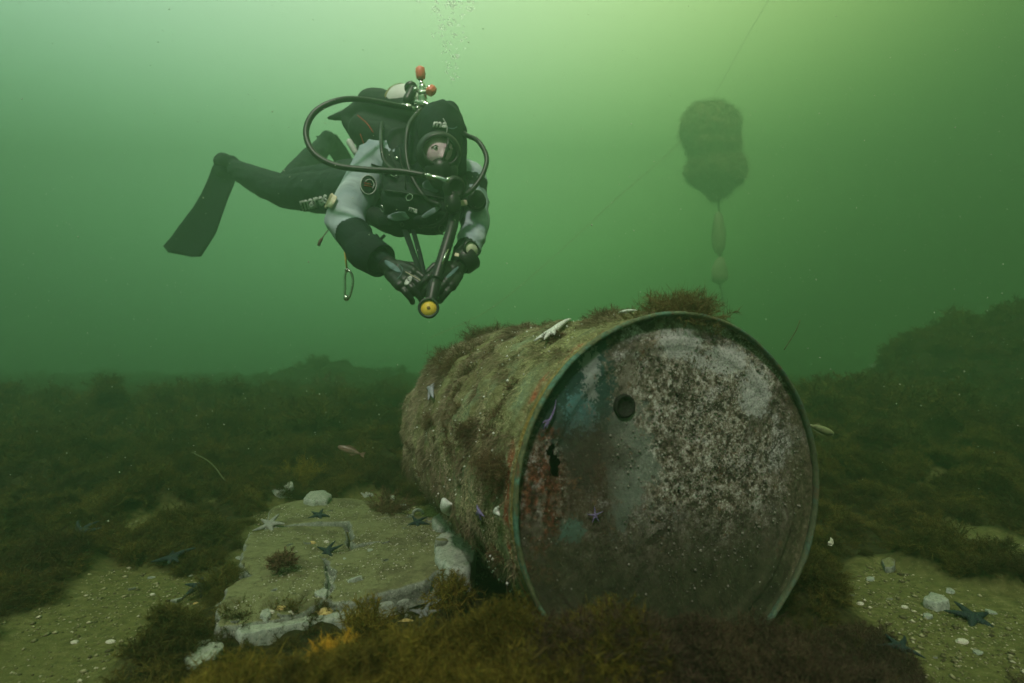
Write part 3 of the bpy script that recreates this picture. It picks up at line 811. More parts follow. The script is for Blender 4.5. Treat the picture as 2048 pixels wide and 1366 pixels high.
def tuft_on_drum(px, py, wpx, seed, label, **kw):
    p = side_hit(px, py); w = from_drum(p); d = w.y
    nr = Vector((p.x, 0, p.z)).normalized(); up = kw.pop('up', .5)
    nn = dir_drum(nr) * (1 - up) + Vector((0, 0, 1)) * up
    if kw.pop('down', False): nn = dir_drum(nr) * .55 + Vector((0, 0, -.8))
    return place_tuft(w - dir_drum(nr) * .006, nn, wpx * .72 / FPX * d, seed, label, **kw)

place_tuft(from_drum(Vector((.04, .06, .283))), (0, -.1, 1), .070, 11, 'big bushy olive brown algae tuft crowning the front top of the drum', M_TUFT, n_br=230, per=80, hg=.85)
tuft_on_drum(1212, 622, 66, 12, 'small round brown algae tuft on the drum top, second from the front rim', hg=.9)
tuft_on_drum(1262, 618, 44, 13, 'low olive tuft between the round tuft and the big bushy tuft on the drum top', mat=M_ALGAE, hg=.8, n_br=36)
tuft_on_drum(1128, 676, 60, 14, 'brown tuft leaning against the white starfish arm on the drum', hg=.7, n_br=40)
tuft_on_drum(975, 676, 80, 15, 'dark reddish brown tuft near the back of the drum top', hg=.55)
tuft_on_drum(890, 712, 66, 16, 'faint brown tuft at the far upper edge of the drum', hg=.5, n_br=44)
tuft_on_drum(1055, 655, 60, 17, 'flat brown tuft halfway along the drum top', hg=.45, n_br=40)
tuft_on_drum(935, 715, 100, 18, 'wide matted brown tuft on the far shoulder of the drum', hg=.45)
tuft_on_drum(945, 868, 78, 19, 'purplish brown tuft hanging on the middle of the drum side', down=True, hg=.7)
tuft_on_drum(1005, 935, 92, 20, 'large shaggy brown tuft hanging beside the rim on the drum side', down=True, hg=1.2, n_br=95, per=56, droop=.2)
tuft_on_drum(870, 850, 60, 21, 'small brown tuft on the rear part of the drum side', down=True, hg=.6, n_br=36)
p = Vector((DR * math.cos(.52), .07, DR * math.sin(.52)))
place_tuft(from_drum(p), dir_drum(Vector((1, 0, .5))), .022, 22, 'tiny reddish tuft behind the right edge of the drum rim', n_br=26, per=26)

# starfish -------------------------------------------------------------
def star_mat(name, c, tip=None):
    t = NT(name); n = t.noise(160, 4, .7); v = t.vor(420)
    col = t.ramp(n, [(.3, tuple(x * .65 for x in c)), (.7, tuple(min(1, x * 1.3) for x in c))])
    col = t.mix(t.mr(v, .1, .35, .5, 0), col, tip or (.6, .6, .55))
    t.bump(t.math('ADD', n, v), .6, .003); return t.done(col, .6, 0, .3)
S_WHITE = star_mat('white_starfish_skin', (.72, .72, .70), (.8, .8, .8)); S_PURP = star_mat('purple_starfish_skin', (.20, .15, .34), (.34, .28, .50))
S_BLUE = star_mat('blue_black_starfish_skin', (.012, .026, .030), (.07, .09, .07)); S_GREY = star_mat('grey_starfish_skin', (.19, .20, .21), (.34, .34, .34))
S_PALE = star_mat('pale_starfish_skin', (.28, .29, .26), (.42, .42, .38)); S_YEL = star_mat('yellow_starfish_skin', (.50, .36, .12), (.6, .5, .25))
S_LILAC = star_mat('lilac_grey_starfish_skin', (.34, .34, .42), (.55, .55, .6))

def starfish(loc, nrm, arms, mat, label, wid=.17, group='starfish', spin=0.0, scale=1.0, bendz=-.3, lift=.002):
    """arms: list of (angle degrees, length m, sideways curl)"""
    mb = MB(); mean = sum(a[1] for a in arms) / len(arms)
    mb.ball((0, 0, 0), mean * wid * 1.25, mean * wid * 1.25, mean * wid * .75, None, 14)
    for ang, ln, curl in arms:
        pts, rr = [], []
        for k in range(9):
            t = k / 8; q = R(ang) + spin + curl * t
            if k == 0: p = Vector((0, 0, 0))
            else: p = pts[-1] + Vector((math.cos(q), math.sin(q), bendz * (t - .35) * .8)) * ln / 8
            pts.append(p); rr.append(max(mean * wid * (1.0 - .78 * t ** 1.2), .0006))
        mb.tube(pts, rr, 10, 0, True)
    for i, v in enumerate(mb.V): mb.V[i] = Vector((v.x, v.y, v.z * .8)) * scale
    o = mb.remeshed('starfish', mat, None, voxel=max(mean * scale * .045, .0006), smooth_it=2)
    o.location = Vector(loc) + Vector(nrm).normalized() * lift; o.rotation_euler = Vector(nrm).to_track_quat('Z', 'Y').to_euler()
    return tag(o, label, 'starfish', group)

def basis_of(nrm):
    q = Vector(nrm).to_track_quat('Z', 'Y'); return q @ Vector((1, 0, 0)), q @ Vector((0, 1, 0))
def star_px(center, nrm, tips, mat, label, curls=None, wid=.17, **kw):
    """arms reach from the centre to the given world points"""
    n = Vector(nrm).normalized(); X, Y = basis_of(n); arms = []
    for k, tp in enumerate(tips):
        d = tp - center; a = math.degrees(math.atan2(d.dot(Y), d.dot(X))); c = curls[k] if curls else 0
        arms.append((a - math.degrees(c) * .5, max(d.length, .004) * (1 + abs(c) * .08), c))
    return starfish(center, n, arms, mat, label, wid, **kw)
def sw(px, py): return from_drum(side_hit(px, py, DR + .010))
def sn(px, py):
    p = side_hit(px, py); return dir_drum(Vector((p.x, 0, p.z)))
def fw(px, py): return from_drum(face_hit(px, py, .008))
FN = dir_drum(Vector((0, -1, 0)))
star_px(sw(1108, 668), sn(1108, 668), [sw(1145, 637), sw(1120, 658), sw(1072, 695), sw(1092, 690), sw(1112, 676)], S_WHITE,
        'white starfish stretched thin along the upper side of the drum', [.3, .2, -.3, 0, 0], .13, lift=.006)
star_px(sw(1250, 620), sn(1250, 620), [sw(1272, 611), sw(1236, 622), sw(1258, 622), sw(1245, 616)], S_WHITE,
        'white starfish piece lying flat on the drum top by the round tuft', None, .2, lift=.004)
star_px(sw(867, 780), sn(867, 780), [sw(874, 766), sw(857, 776), sw(861, 803), sw(870, 798)], S_LILAC,
        'lilac grey starfish on the far side of the drum', None, .2, lift=.006)
star_px(fw(1096, 842), FN, [fw(1112, 800), fw(1083, 846), fw(1086, 858), fw(1092, 858), fw(1102, 832)], S_PURP,
        'purple starfish with one long raised arm just inside the drum rim', [.5, 1.6, .9, .6, 0], .13, lift=.003)
star_px(fw(1189, 1030), FN, [fw(1188, 1012), fw(1205, 1022), fw(1198, 1044), fw(1183, 1045), fw(1173, 1028)], S_PURP,
        'small violet five armed starfish low on the drum end plate', None, .13, lift=.002)
star_px(sw(963, 1022), sn(963, 1022), [sw(958, 1008), sw(972, 1032), sw(966, 1040), sw(955, 1030)], S_PURP,
        'small purple starfish under the shaggy tuft on the drum side', None, .2, lift=.004)
star_px(sw(998, 1022), sn(998, 1022), [sw(1002, 1012), sw(1004, 1030), sw(991, 1024)], S_WHITE,
        'tiny white starfish beside the small purple one on the drum side', None, .36, lift=.004)
star_px(sw(897, 1012), sn(897, 1012), [sw(906, 1006), sw(888, 1018), sw(900, 1020)], S_WHITE,
        'tiny white starfish on the underside curve of the drum near the stones', None, .32, lift=.004)

# ------------------------------------------------------------ the diver
def px(p, r): return r / FPX * p                                    # pixels at depth p -> metres
VIEW = lambda w: (Vector((0, 0, CAM_H)) - w).normalized()           # a direction from w towards the photographer
M_SUIT = None
def diver_materials():
    t = NT('black_drysuit'); n = t.noise(14, 3, .6); f = t.noise(500, 2, .5)
    col = t.ramp(n, [(.3, (.006, .012, .013)), (.7, (.018, .034, .034))]); t.bump(t.math('ADD', n, t.math('MULTIPLY', f, .15)), .5, .02)
    a = t.done(col, .75, 0, .2)
    t = NT('grey_drysuit_panel'); n = t.noise(6, 3, .5, None, 1.2); s = t.noise(40, 2, .5)
    col = t.ramp(n, [(.3, (.28, .36, .43)), (.7, (.52, .61, .65))]); t.bump(t.math('ADD', n, t.math('MULTIPLY', s, .06)), .7, .03)
    b = t.done(col, .7, 0, .2)
    return a, b
M_BLACK, M_GREY = diver_materials()
M_WEB = plain('black_webbing', (.009, .016, .016), .7, 0, .4, 120, .3)
M_RUB = plain('black_rubber', (.014, .016, .016), .42, 0, .3, 30, .1, .5)
M_CHROME = plain('chrome_brass', (.72, .74, .70), .18, 1, .15, 60, .05)
M_WHITE = plain('white_enamel', (.74, .76, .74), .4, 0, .08, 20, .03, .4)
M_CORAL = plain('coral_red_plastic', (.92, .24, .15), .45, 0, .1, 60, .05, .4)
M_RED = plain('red_piping', (.45, .05, .04), .6)
M_YELLOW = plain('yellow_lens', (.95, .66, .08), .4, 0, .15, 80, .03)
M_CREAM = plain('cream_label', (.75, .68, .50), .6, 0, .1, 60, .03)
M_SKIN = plain('pale_face_skin', (.97, .66, .78), .5, 0, .06, 40, .03, .35)
M_PRINT = plain('white_print', (.72, .76, .74), .6, 0, .05, 60, 0)
M_BRASS = plain('yellow_webbing', (.42, .36, .08), .6, 0, .2, 80, .1)
M_TEALG = plain('grey_blue_glove_panel', (.13, .21, .23), .55, 0, .2, 60, .3)
M_EYE = plain('dark_eye', (.03, .02, .02), .2, 0, 0, 10, 0)
def glass_mat():
    t = NT('mask_glass'); t.n.remove(t.b)
    tr = t.n.new('ShaderNodeBsdfTransparent'); tr.inputs[0].default_value = (.93, .96, .96, 1)
    gl = t.n.new('ShaderNodeBsdfGlossy'); gl.inputs['Roughness'].default_value = .08
    lw = t.n.new('ShaderNodeLayerWeight'); lw.inputs[0].default_value = .2
    mx = t.n.new('ShaderNodeMixShader'); mx.inputs[0].default_value = .05; t.l.new(tr.outputs[0], mx.inputs[1]); t.l.new(gl.outputs[0], mx.inputs[2])
    t.l.new(mx.outputs[0], t.o.inputs[0]); return t.m
M_GLASS = glass_mat()

DIV = empty('person', at(690, 392, 2.72))
tag(DIV, 'scuba diver in black and grey drysuit hovering above the drum, hands together at a torch', 'person')

# body: one continuous surface
S = dict(
    pel=(at(700, 388, 2.70), .130), wai=(at(755, 385, 2.50), .135), che=(at(822, 362, 2.30), .150), upc=(at(862, 350, 2.20), .125),
    nek=(at(878, 325, 2.12), .070), skl=(at(882, 270, 2.06), .085), chin=(at(888, 325, 2.02), .055),
    rsh=(at(752, 322, 2.24), .082), rel=(at(688, 440, 2.12), .072), rfo=(at(728, 500, 2.00), .062), rwr=(at(776, 530, 1.93), .034),
    lsh=(at(938, 355, 2.24), .072), lel=(at(950, 452, 2.10), .056), lfo=(at(938, 492, 2.03), .050), lwr=(at(916, 528, 1.95), .032),
    rhi=(at(690, 385, 2.72), .118), rkn=(at(572, 385, 3.00), .088), rca=(at(525, 365, 3.12), .080), ran=(at(462, 334, 3.30), .052), rto=(at(446, 322, 3.24), .050),
    lhi=(at(712, 362, 2.80), .110), lkn=(at(584, 368, 3.14), .082), lca=(at(615, 330, 3.30), .075), lan=(at(650, 288, 3.48), .052), lto=(at(655, 276, 3.46), .048))
bones = [('pel', 'wai', 0), ('wai', 'che', 0), ('che', 'upc', 0), ('upc', 'nek', 0), ('nek', 'skl', 0), ('skl', 'chin', 0), ('upc', 'rsh', 1), ('che', 'rsh', 1), ('rsh', 'rel', 1),
         ('rel', 'rfo', 2), ('rfo', 'rwr', 0), ('upc', 'lsh', 1), ('che', 'lsh', 1), ('lsh', 'lel', 1), ('lel', 'lfo', 1), ('lfo', 'lwr', 0),
         ('pel', 'rhi', 0), ('rhi', 'rkn', 0), ('rkn', 'rca', 0), ('rca', 'ran', 0), ('ran', 'rto', 0), ('pel', 'lhi', 0), ('lhi', 'lkn', 0), ('lkn', 'lca', 0), ('lca', 'lan', 0), ('lan', 'lto', 0)]
mb = MB()
for a, b, _ in bones: mb.cap(S[a][0], S[a][1], S[b][0], S[b][1], 18)
mb.ball(at(882, 262, 2.07), .082, .095, .112, None, 20)
def seg_d(P, a, b):
    a, b = np.array(a), np.array(b); ab = b - a; t = np.clip(((P - a) @ ab) / (ab @ ab), 0, 1)
    return np.linalg.norm(P - a - t[:, None] * ab, axis=1), t
def body_label(C):
    out = np.zeros(len(C)); best = np.full(len(C), 9.)
    for a, b, k in bones:
        d, t = seg_d(C, S[a][0], S[b][0]); d = d - (S[a][1] * (1 - t) + S[b][1] * t)
        m = d < best; best[m] = d[m]
        kk = np.full(len(C), float(k))
        if k == 2: kk = (t < .45).astype(float)                      # grey elbow, then the black cuff
        if (a, b) == ('lsh', 'lel'): kk = ((t > .42) | (t < .18)).astype(float)
        if k == 1 and b in ('rsh', 'lsh'): kk = (t > .55).astype(float)
        out[m] = kk[m]
    return out
def body_disp(V):
    w = .006 * np.abs(fbm(V, 8, 3, 5)) + .0045 * (1 - 2 * np.abs(np.sin(V[:, 2] * 34 + 5 * vnoise(V, 6, 6)))) * np.clip(vnoise(V, 5, 8) + .3, 0, 1)
    return w
body = mb.remeshed('body', [M_BLACK, M_GREY], DIV, voxel=.0085, smooth_it=5, label=body_label, disp=body_disp)
BV = BVHTree.FromPolygons([v.co for v in body.data.vertices], [p.vertices[:] for p in body.data.polygons])

# buoyancy wing and vest on the back and chest
mb = MB(); cr = Matrix.Identity(3)
mb.cap(at(745, 208, 2.46), .070, at(800, 222, 2.36), .075, 16); mb.cap(at(800, 222, 2.36), .072, at(850, 232, 2.26), .05, 16)
mb.cap(at(742, 222, 2.46), .070, at(700, 232, 2.50), .040, 16)
mb.cap(at(705, 228, 2.50), .036, at(657, 236, 2.56), .011, 12); mb.cap(at(730, 262, 2.44), .075, at(800, 290, 2.32), .085, 16)
mb.cap(at(695, 245, 2.48), .028, at(722, 272, 2.46), .05, 12); mb.cap(at(735, 300, 2.44), .05, at(760, 350, 2.42), .06, 14)
wing = mb.remeshed('buoyancy_wing', M_WEB, DIV, voxel=.009, smooth_it=6, disp=lambda V: .005 * fbm(V, 14, 3, 15))
mb = MB()
mb.cap(at(790, 330, 2.16), .050, at(800, 400, 2.10), .070, 14); mb.cap(at(800, 400, 2.10), .075, at(860, 420, 2.03), .065, 14)
mb.cap(at(790, 440, 2.12), .045, at(870, 446, 2.06), .050, 14); mb.cap(at(905, 350, 2.12), .045, at(900, 420, 2.04), .055, 14)
mb.cap(at(742, 430, 2.16), .040, at(800, 455, 2.12), .040, 14); mb.cap(at(800, 280, 2.20), .05, at(790, 340, 2.16), .05, 14)
mb.cap(at(930, 388, 2.10), .034, at(955, 402, 2.06), .036, 14)
vest = mb.remeshed('buoyancy_vest', M_WEB, DIV, voxel=.008, smooth_it=5, disp=lambda V: .006 * fbm(V, 18, 3, 25))
VB = BVHTree.FromPolygons([v.co for v in vest.data.vertices] + [v.co for v in body.data.vertices],
                          [p.vertices[:] for p in vest.data.polygons] + [tuple(i + len(vest.data.vertices) for i in p.vertices) for p in body.data.polygons])
def onto(bvh, x, y, off=.003):
    """where the line of sight through (x,y) meets the suit"""
    o, d = ray_px(x, y); h = bvh.ray_cast(o, d)
    if h[0] is None: return at(x, y, 2.1), VIEW(at(x, y, 2.1))
    n = h[1] if h[1].dot(d) < 0 else -h[1]
    return h[0] + n * off, n
def patch(name, x, y, rx, ry, ang, mat, parent=DIV, bvh=None, off=.003, square=False, th=.003, n=28, push=0):
    """thin sewn-on patch that follows the surface; rx, ry in photograph pixels"""
    bvh = bvh or VB; V, top = [], []; m = MB()
    rings = 4
    pts = [onto(bvh, x, y, off)[0]]
    for k in range(1, rings + 1):
        for j in range(n):
            a = 2 * math.pi * j / n; s = k / rings
            if square:
                c, q = math.cos(a), math.sin(a); mx = max(abs(c), abs(q)); u, v = c / mx * rx * s, q / mx * ry * s
            else: u, v = math.cos(a) * rx * s, math.sin(a) * ry * s
            xx = x + u * math.cos(ang) - v * math.sin(ang); yy = y + u * math.sin(ang) + v * math.cos(ang)
            pts.append(onto(bvh, xx, yy, off)[0])
    F = [(0, 1 + j, 1 + (j + 1) % n) for j in range(n)]
    for k in range(rings - 1):
        for j in range(n): F.append((1 + k * n + j, 1 + (k + 1) * n + j, 1 + (k + 1) * n + (j + 1) % n, 1 + k * n + (j + 1) % n))
    c0 = pts[0]; w = VIEW(c0); lim = .03
    pts = [p if abs((p - c0).dot(w)) < lim else p - w * ((p - c0).dot(w) - math.copysign(lim, (p - c0).dot(w))) for p in pts]
    pts = [p + w * push for p in pts]
    o = new_mesh(name, pts, F, mat, parent)
    sol = o.modifiers.new('solid', 'SOLIDIFY'); sol.thickness = th; sol.offset = 0
    return o
def text_px(name, s, x, y, hpx, ang, mat, parent=DIV, bvh=None, off=.005, width=1.0, shear=0.0, push=0, bold=.012, lim=.03):
    bvh = bvh or VB
    cu = bpy.data.curves.new('t', 'FONT'); cu.body = s; cu.size = 1; cu.align_x = 'CENTER'; cu.align_y = 'CENTER'; cu.offset = bold; cu.resolution_u = 3; cu.shear = shear
    ob = bpy.data.objects.new('t', cu); COL.objects.link(ob)
    me = bpy.data.meshes.new_from_object(ob.evaluated_get(bpy.context.evaluated_depsgraph_get())); bpy.data.objects.remove(ob)
    k = hpx / .72; c0, _ = onto(bvh, x, y, off); w = VIEW(c0)
    for v in me.vertices:
        u, t = v.co.x * k * width, -v.co.y * k
        p, _ = onto(bvh, x + u * math.cos(ang) - t * math.sin(ang), y + u * math.sin(ang) + t * math.cos(ang), off)
        d = (p - c0).dot(w)
        if abs(d) > lim: p = p - w * (d - math.copysign(lim, d))
        v.co = p + w * push
    me.name = name; me.materials.append(mat); o = bpy.data.objects.new(name, me); COL.objects.link(o); o.parent = parent
    sol = o.modifiers.new('solid', 'SOLIDIFY'); sol.thickness = .0015; sol.offset = 0
    return o
def line_px(name, pts, rpx, mat, parent=DIV, bvh=None, off=.004, n=8):
    P = [onto(bvh or VB, x, y, off)[0] for x, y in pts]
    return MB().tube(catmull(P, 5), px(2.1, rpx), n).build(name, mat, parent)

# lettering and patches
text_px('lettering', 'mares', 629, 402, 27, -.24, M_PRINT, bvh=BV, width=.62, bold=.03, lim=.2)
text_px('lettering', 'ma', 828, 419, 11, .3, M_PRINT, width=1, bold=.03, push=.006)
bad = patch('sleeve_badge', 735, 371, 15, 19, .15, M_WEB, bvh=BV, off=.004, th=.006)
P = [onto(BV, 735 + 14.5 * math.cos(a) * math.cos(.15) - 18.5 * math.sin(a) * math.sin(.15), 371 + 14.5 * math.cos(a) * math.sin(.15) + 18.5 * math.sin(a) * math.cos(.15), .009)[0] for a in np.linspace(0, 2 * math.pi, 33)]
MB().tube(P, .0017, 6, 0, False).build('badge_ring', M_PRINT, bad)
P = [onto(BV, 737 + 8 * math.cos(a), 370 + 9.5 * math.sin(a), .010)[0] for a in np.linspace(-2.6, .9, 14)]
MB().tube(P, .0016, 6).build('badge_arc', M_PRINT, bad)
for dy, hw in ((-2.2, 6), (2.2, 7)): MB().tube([onto(BV, 734 + q, 371 + dy + q * .18, .009)[0] for q in (-hw, 0, hw)], .0016, 6).build('badge_stroke', M_RED, bad)
patch('thigh_label', 664, 403, 7, 13, .45, M_CREAM, square=True, push=.02)
patch('chest_panel', 866, 374, 22, 13, .35, M_GREY, push=.008)
patch('chest_panel', 800, 432, 24, 9, -.1, M_GREY, push=.006)
patch('chest_panel', 862, 424, 22, 5, -.55, M_GREY, push=.008)
line_px('wing_piping', [(716, 232), (735, 248), (748, 266)], 1.0, M_RED, bvh=BVHTree.FromPolygons([v.co for v in wing.data.vertices], [p.vertices[:] for p in wing.data.polygons]))
line_px('wing_piping', [(722, 268), (730, 290)], 1.0, M_RED, bvh=BVHTree.FromPolygons([v.co for v in wing.data.vertices], [p.vertices[:] for p in wing.data.polygons]))
MB().cap(at(699, 284, 2.42), .014, at(711, 305, 2.42), .013, 12).build('pale_trim_pouch', M_WHITE, DIV)
for sx in ((772, 300, 792, 350), (930, 345, 940, 392)):
    P = [onto(VB, sx[0] + (sx[2] - sx[0]) * k / 6, sx[1] + (sx[3] - sx[1]) * k / 6, .006)[0] for k in range(7)]
    MB().tube(P, .018, 8, 0, True, .2).build('shoulder_strap', M_WEB, DIV)
for x, y in ((794, 318), (782, 336), (868, 402), (806, 448), (842, 452), (915, 365)):
    p, n = onto(VB, x, y, .004); MB().lathe(p, n, [(0, .008), (.004, .008), (.005, .004)], 12).build('buckle', M_CHROME if x in (794, 915) else M_RUB, DIV)
for x, y, s in ((780, 345, .03), (770, 442, .04), (842, 440, .035), (885, 432, .03)):
    p, n = onto(VB, x, y, .0); q = n.to_track_quat('Z', 'Y').to_matrix()
    MB().box(p, s * 1.4, s, .03, q).build('vest_pocket', M_WEB, DIV, True, .008)

for x0, y0, x1, y1, wd in ((760, 380, 900, 400, .012), (742, 330, 800, 345, .010), (800, 300, 812, 380, .012)):
    P = [onto(VB, x0 + (x1 - x0) * k / 8, y0 + (y1 - y0) * k / 8, .005)[0] for k in range(9)]
    MB().tube(P, wd, 8, 0, True, .22).build('chest_strap', M_RUB, DIV)
for x, y in ((790, 352), (770, 415), (880, 455), (822, 398), (905, 440)):
    p, n = onto(VB, x, y, .010); q = n.to_track_quat('Z', 'Y')
    MB().tube([p + q @ Vector((.013 * math.cos(a), .013 * math.sin(a), .002)) for a in np.linspace(0, 2 * math.pi, 17)], .0022, 6, 0, False).build('steel_ring', M_CHROME, DIV)
MB().tube(catmull([at(842, 218, 2.15), at(818, 250, 2.05), at(812, 300, 2.02), at(822, 350, 1.99), at(850, 395, 1.97), at(880, 410, 1.95)], 6), .0085, 10).build('hose', M_RUB, DIV)
MB().tube(catmull([at(770, 470, 2.06), at(760, 478, 2.06), at(752, 470, 2.08)], 5), .006, 8).build('loose_tab', M_WEB, DIV)
# hood lettering, mask, face, lens, regulator
hood_c = at(882, 262, 2.07)
mb = MB(); mb.cap(at(868, 242, 2.06), .050, at(902, 252, 2.05), .042, 16); mb.cap(at(900, 220, 2.10), .035, at(918, 262, 2.08), .032, 14)
mb.cap(at(838, 255, 2.12), .040, at(835, 320, 2.12), .045, 14)
mb.ball(at(881, 252, 2.09), .088, .095, .088, None, 20); mb.cap(at(925, 280, 2.08), .02, at(920, 340, 2.08), .026, 12)
hood = mb.remeshed('hood', M_BLACK, DIV, voxel=.006, smooth_it=4, disp=lambda V: .003 * fbm(V, 25, 3, 35))
HB = BVHTree.FromPolygons([v.co for v in hood.data.vertices] + [v.co for v in body.data.vertices],
                          [p.vertices[:] for p in hood.data.polygons] + [tuple(i + len(hood.data.vertices) for i in p.vertices) for p in body.data.polygons])
text_px('lettering', 'ma', 879, 249, 15, .06, M_PRINT, bvh=HB, width=1.05, shear=.2, bold=.03)
MB().tube(catmull([onto(HB, *q, .004)[0] for q in ((886, 238), (893, 252), (893, 266))], 5), .0014, 6).build('hood_cord', M_PRINT, DIV)
MB().tube(catmull([onto(HB, *q, .004)[0] for q in ((893, 256), (905, 258), (912, 254))], 5), .0018, 6).build('hood_cord', M_TEALG, DIV)

mask = empty('diving_mask', at(882, 300, 1.94)); mask.parent = DIV; mask['_keep'] = 1
mo = mask.location.copy()
fwd = VIEW(mo); fwd = (fwd + Vector((.12, 0, .22))).normalized()
rt = fwd.cross(Vector((0, 0, 1))).normalized() * -1; rt = rt if rt.x > 0 else -rt
up = rt.cross(fwd); up = up if up.z > 0 else -up
def mk(u, v, w): return mo + rt * px(1.94, u) + up * px(1.94, v) + fwd * w
def ring(rx, ry, w0, rad, cx=0, cy=0, n=40, tilt=.0):
    return [mk(cx + rx * math.cos(a) * math.cos(tilt) - ry * math.sin(a) * math.sin(tilt), cy + rx * math.cos(a) * math.sin(tilt) + ry * math.sin(a) * math.cos(tilt), w0 - .012 * math.cos(a) ** 2) for a in np.linspace(0, 2 * math.pi, n)]
mb = MB()                                   # skirt: a cup from the face rim to the lens frame
rows = [ring(44, 42, -.085, 0), ring(47, 45, -.055, 0), ring(44, 40, -.020, 0), ring(39, 33, .000, 0), ring(36, 29, .004, 0), ring(34, 27, .002, 0), ring(33, 26, -.008, 0)]
V = [p for r in rows for p in r[:-1]]; n = 39
mb.add(V, [(i * n + k, i * n + (k + 1) % n, (i + 1) * n + (k + 1) % n, (i + 1) * n + k) for i in range(len(rows) - 1) for k in range(n)])
mb.build('mask_frame', M_RUB, mask)
V = [mk(0, 0, .006)] + [p for p in ring(34, 27, .0015, 0)[:-1]]
g = new_mesh('mask_lens', V, [(0, 1 + k, 1 + (k + 1) % n) for k in range(n)], M_GLASS, mask)
# the face behind the glass
mb = MB(); mb.ball(mk(-3, 2, -.054), .055, .050, .064, None, 24)
mb.cap(mk(4, 4, -.012), .0075, mk(4, -12, -.004), .0105, 12)                      # nose
mb.cap(mk(-16, 13, -.022), .008, mk(-3, 12, -.014), .007, 10); mb.cap(mk(20, 13, -.022), .008, mk(10, 12, -.014), .007, 10)   # brows
mb.cap(mk(-4, -26, -.022), .008, mk(12, -26, -.022), .008, 10)
face = mb.remeshed('face', M_SKIN, mask, voxel=.003, smooth_it=4)
for u in (-10, 15):
    e = MB().ball(mk(u, 4, -.0105), .0085, None, None, None, 14).build('eye', M_WHITE, face)
    MB().ball(mk(u + 1, 4, -.0045), .0046, None, None, None, 12).build('iris', M_EYE, face)
    MB().tube([mk(u - 9, 5, -.010), mk(u, 10, -.0035), mk(u + 9, 5, -.010)], .0028, 6).build('eyelid', M_SKIN, face)
# dark divider between the two sides of the window
MB().tube([mk(14, 24, .000), mk(13, 8, .006), mk(9, -6, .004), mk(3, -22, .000)], .0055, 8).build('mask_divider', M_RUB, mask)
# nose pod and lower shell
mb = MB(); mb.cap(mk(2, -34, -.025), .040, mk(6, -56, -.030), .034, 18); mb.cap(mk(-14, -38, -.035), .030, mk(-2, -60, -.03), .028, 14); mb.cap(mk(24, -34, -.03), .026, mk(22, -60, -.03), .024, 14)
mb.remeshed('mask_shell', M_RUB, mask, voxel=.005, smooth_it=4)
rg = MB(); c = at(908, 375, 1.91); ax = (VIEW(c) + Vector((.5, 0, -.1))).normalized()
rg.lathe(c, ax, [(-.03, .020), (-.02, .036), (.0, .040), (.012, .038), (.018, .030), (.018, .022), (.012, .020), (.012, .001)], 32)
rg.lathe(at(905, 402, 1.92), (.1, -.2, -1), [(-.05, .018), (-.03, .027), (.02, .029), (.04, .020), (.045, .002)], 20)
reg = rg.build('regulator', M_RUB, DIV)
m = MB(); a, b = at(846, 350, 1.915), at(899, 362, 1.885); ax = b - a; L = ax.length
m.lathe(a, ax, [(0, .008), (.004, .0105), (.008, .0105), (.010, .008), (.016, .008), (.018, .011), (.026, .011), (.028, .0085), (L * .9, .0092), (L * .92, .0125), (L, .0125), (L + .003, .006)], 20)
m.build('chrome_coupling', M_CHROME, reg)
patch('regulator_label', 918, 407, 16, 5, -.1, M_CREAM, reg, off=.002, square=True, push=.055)
lc = MB(); lc.lathe(at(952, 398, 2.0), VIEW(at(952, 398, 2.0)), [(-.03, .03), (.0, .034), (.012, .03), (.016, .012), (.016, .001)], 24).build('inflator_dome', M_RUB, DIV)

# hoses
MB().tube(catmull([at(838, 222, 2.20), at(800, 213, 2.12), at(730, 200, 2.05), at(680, 200, 2.0), at(632, 222, 1.97), at(612, 262, 1.95), at(626, 304, 1.93), at(668, 330, 1.92), at(730, 339, 1.92), at(800, 343, 1.915), at(850, 351, 1.912)], 8), .0108, 12).build('hose', M_RUB, DIV)
MB().tube(catmull([at(905, 240, 2.14), at(930, 268, 2.06), at(956, 282, 2.02), at(973, 314, 2.0), at(966, 348, 1.98), at(945, 378, 1.96), at(918, 398, 1.93)], 8), .0088, 12).build('hose', M_RUB, DIV)
MB().tube(catmull([at(765, 240, 2.36), at(762, 275, 2.12), at(768, 320, 2.06), at(790, 345, 2.03)], 8), .0075, 10).build('hose', M_RUB, DIV)
MB().tube(catmull([at(842, 452, 2.04), at(866, 452, 2.0), at(886, 440, 1.97), at(898, 422, 1.96)], 8), .0062, 10).build('hose', M_RUB, DIV)
MB().tube(catmull([at(856, 456, 2.04), at(872, 466, 2.02), at(886, 468, 2.0)], 6), .003, 8).build('hose', M_RUB, DIV)

# tank, valves, first stages
tank = empty('scuba_tank', at(825, 208, 2.30)); tank.parent = DIV
a, b = at(822, 200, 2.30), at(728, 268, 2.88); ax = (b - a).normalized()
M_TANKBAND = plain('tank_strap', (.28, .26, .12), .6)
MB().lathe(a, ax, [(-.02, .018), (.0, .030), (.02, .052), (.05, .078), (.09, .086), (.50, .086), (.56, .084), (.585, .05)], 36, 0, (0, 0, 1)).build('cylinder', M_WHITE, tank)
MB().lathe(a, ax, [(.075, .084), (.076, .0865), (.092, .0885), (.093, .084)], 36, 0, (0, 0, 1), False).build('cylinder_strap', M_TANKBAND, tank)
v = at(845, 195, 2.20)
m = MB(); m.tube([at(842, 160, 2.20), at(844, 174, 2.20)], .009, 12); m.lathe(at(845, 172, 2.20), v - at(845, 172, 2.20), [(-.01, .010), (.0, .013), (.012, .0145), (.025, .012), (.032, .017), (.05, .019), (.062, .016), (.075, .020), (.09, .018), (.1, .01)], 20)
m.lathe(at(838, 188, 2.19), at(862, 182, 2.20) - at(838, 188, 2.19), [(0, .012), (.012, .014), (.028, .011), (.042, .013), (.05, .008)], 18)
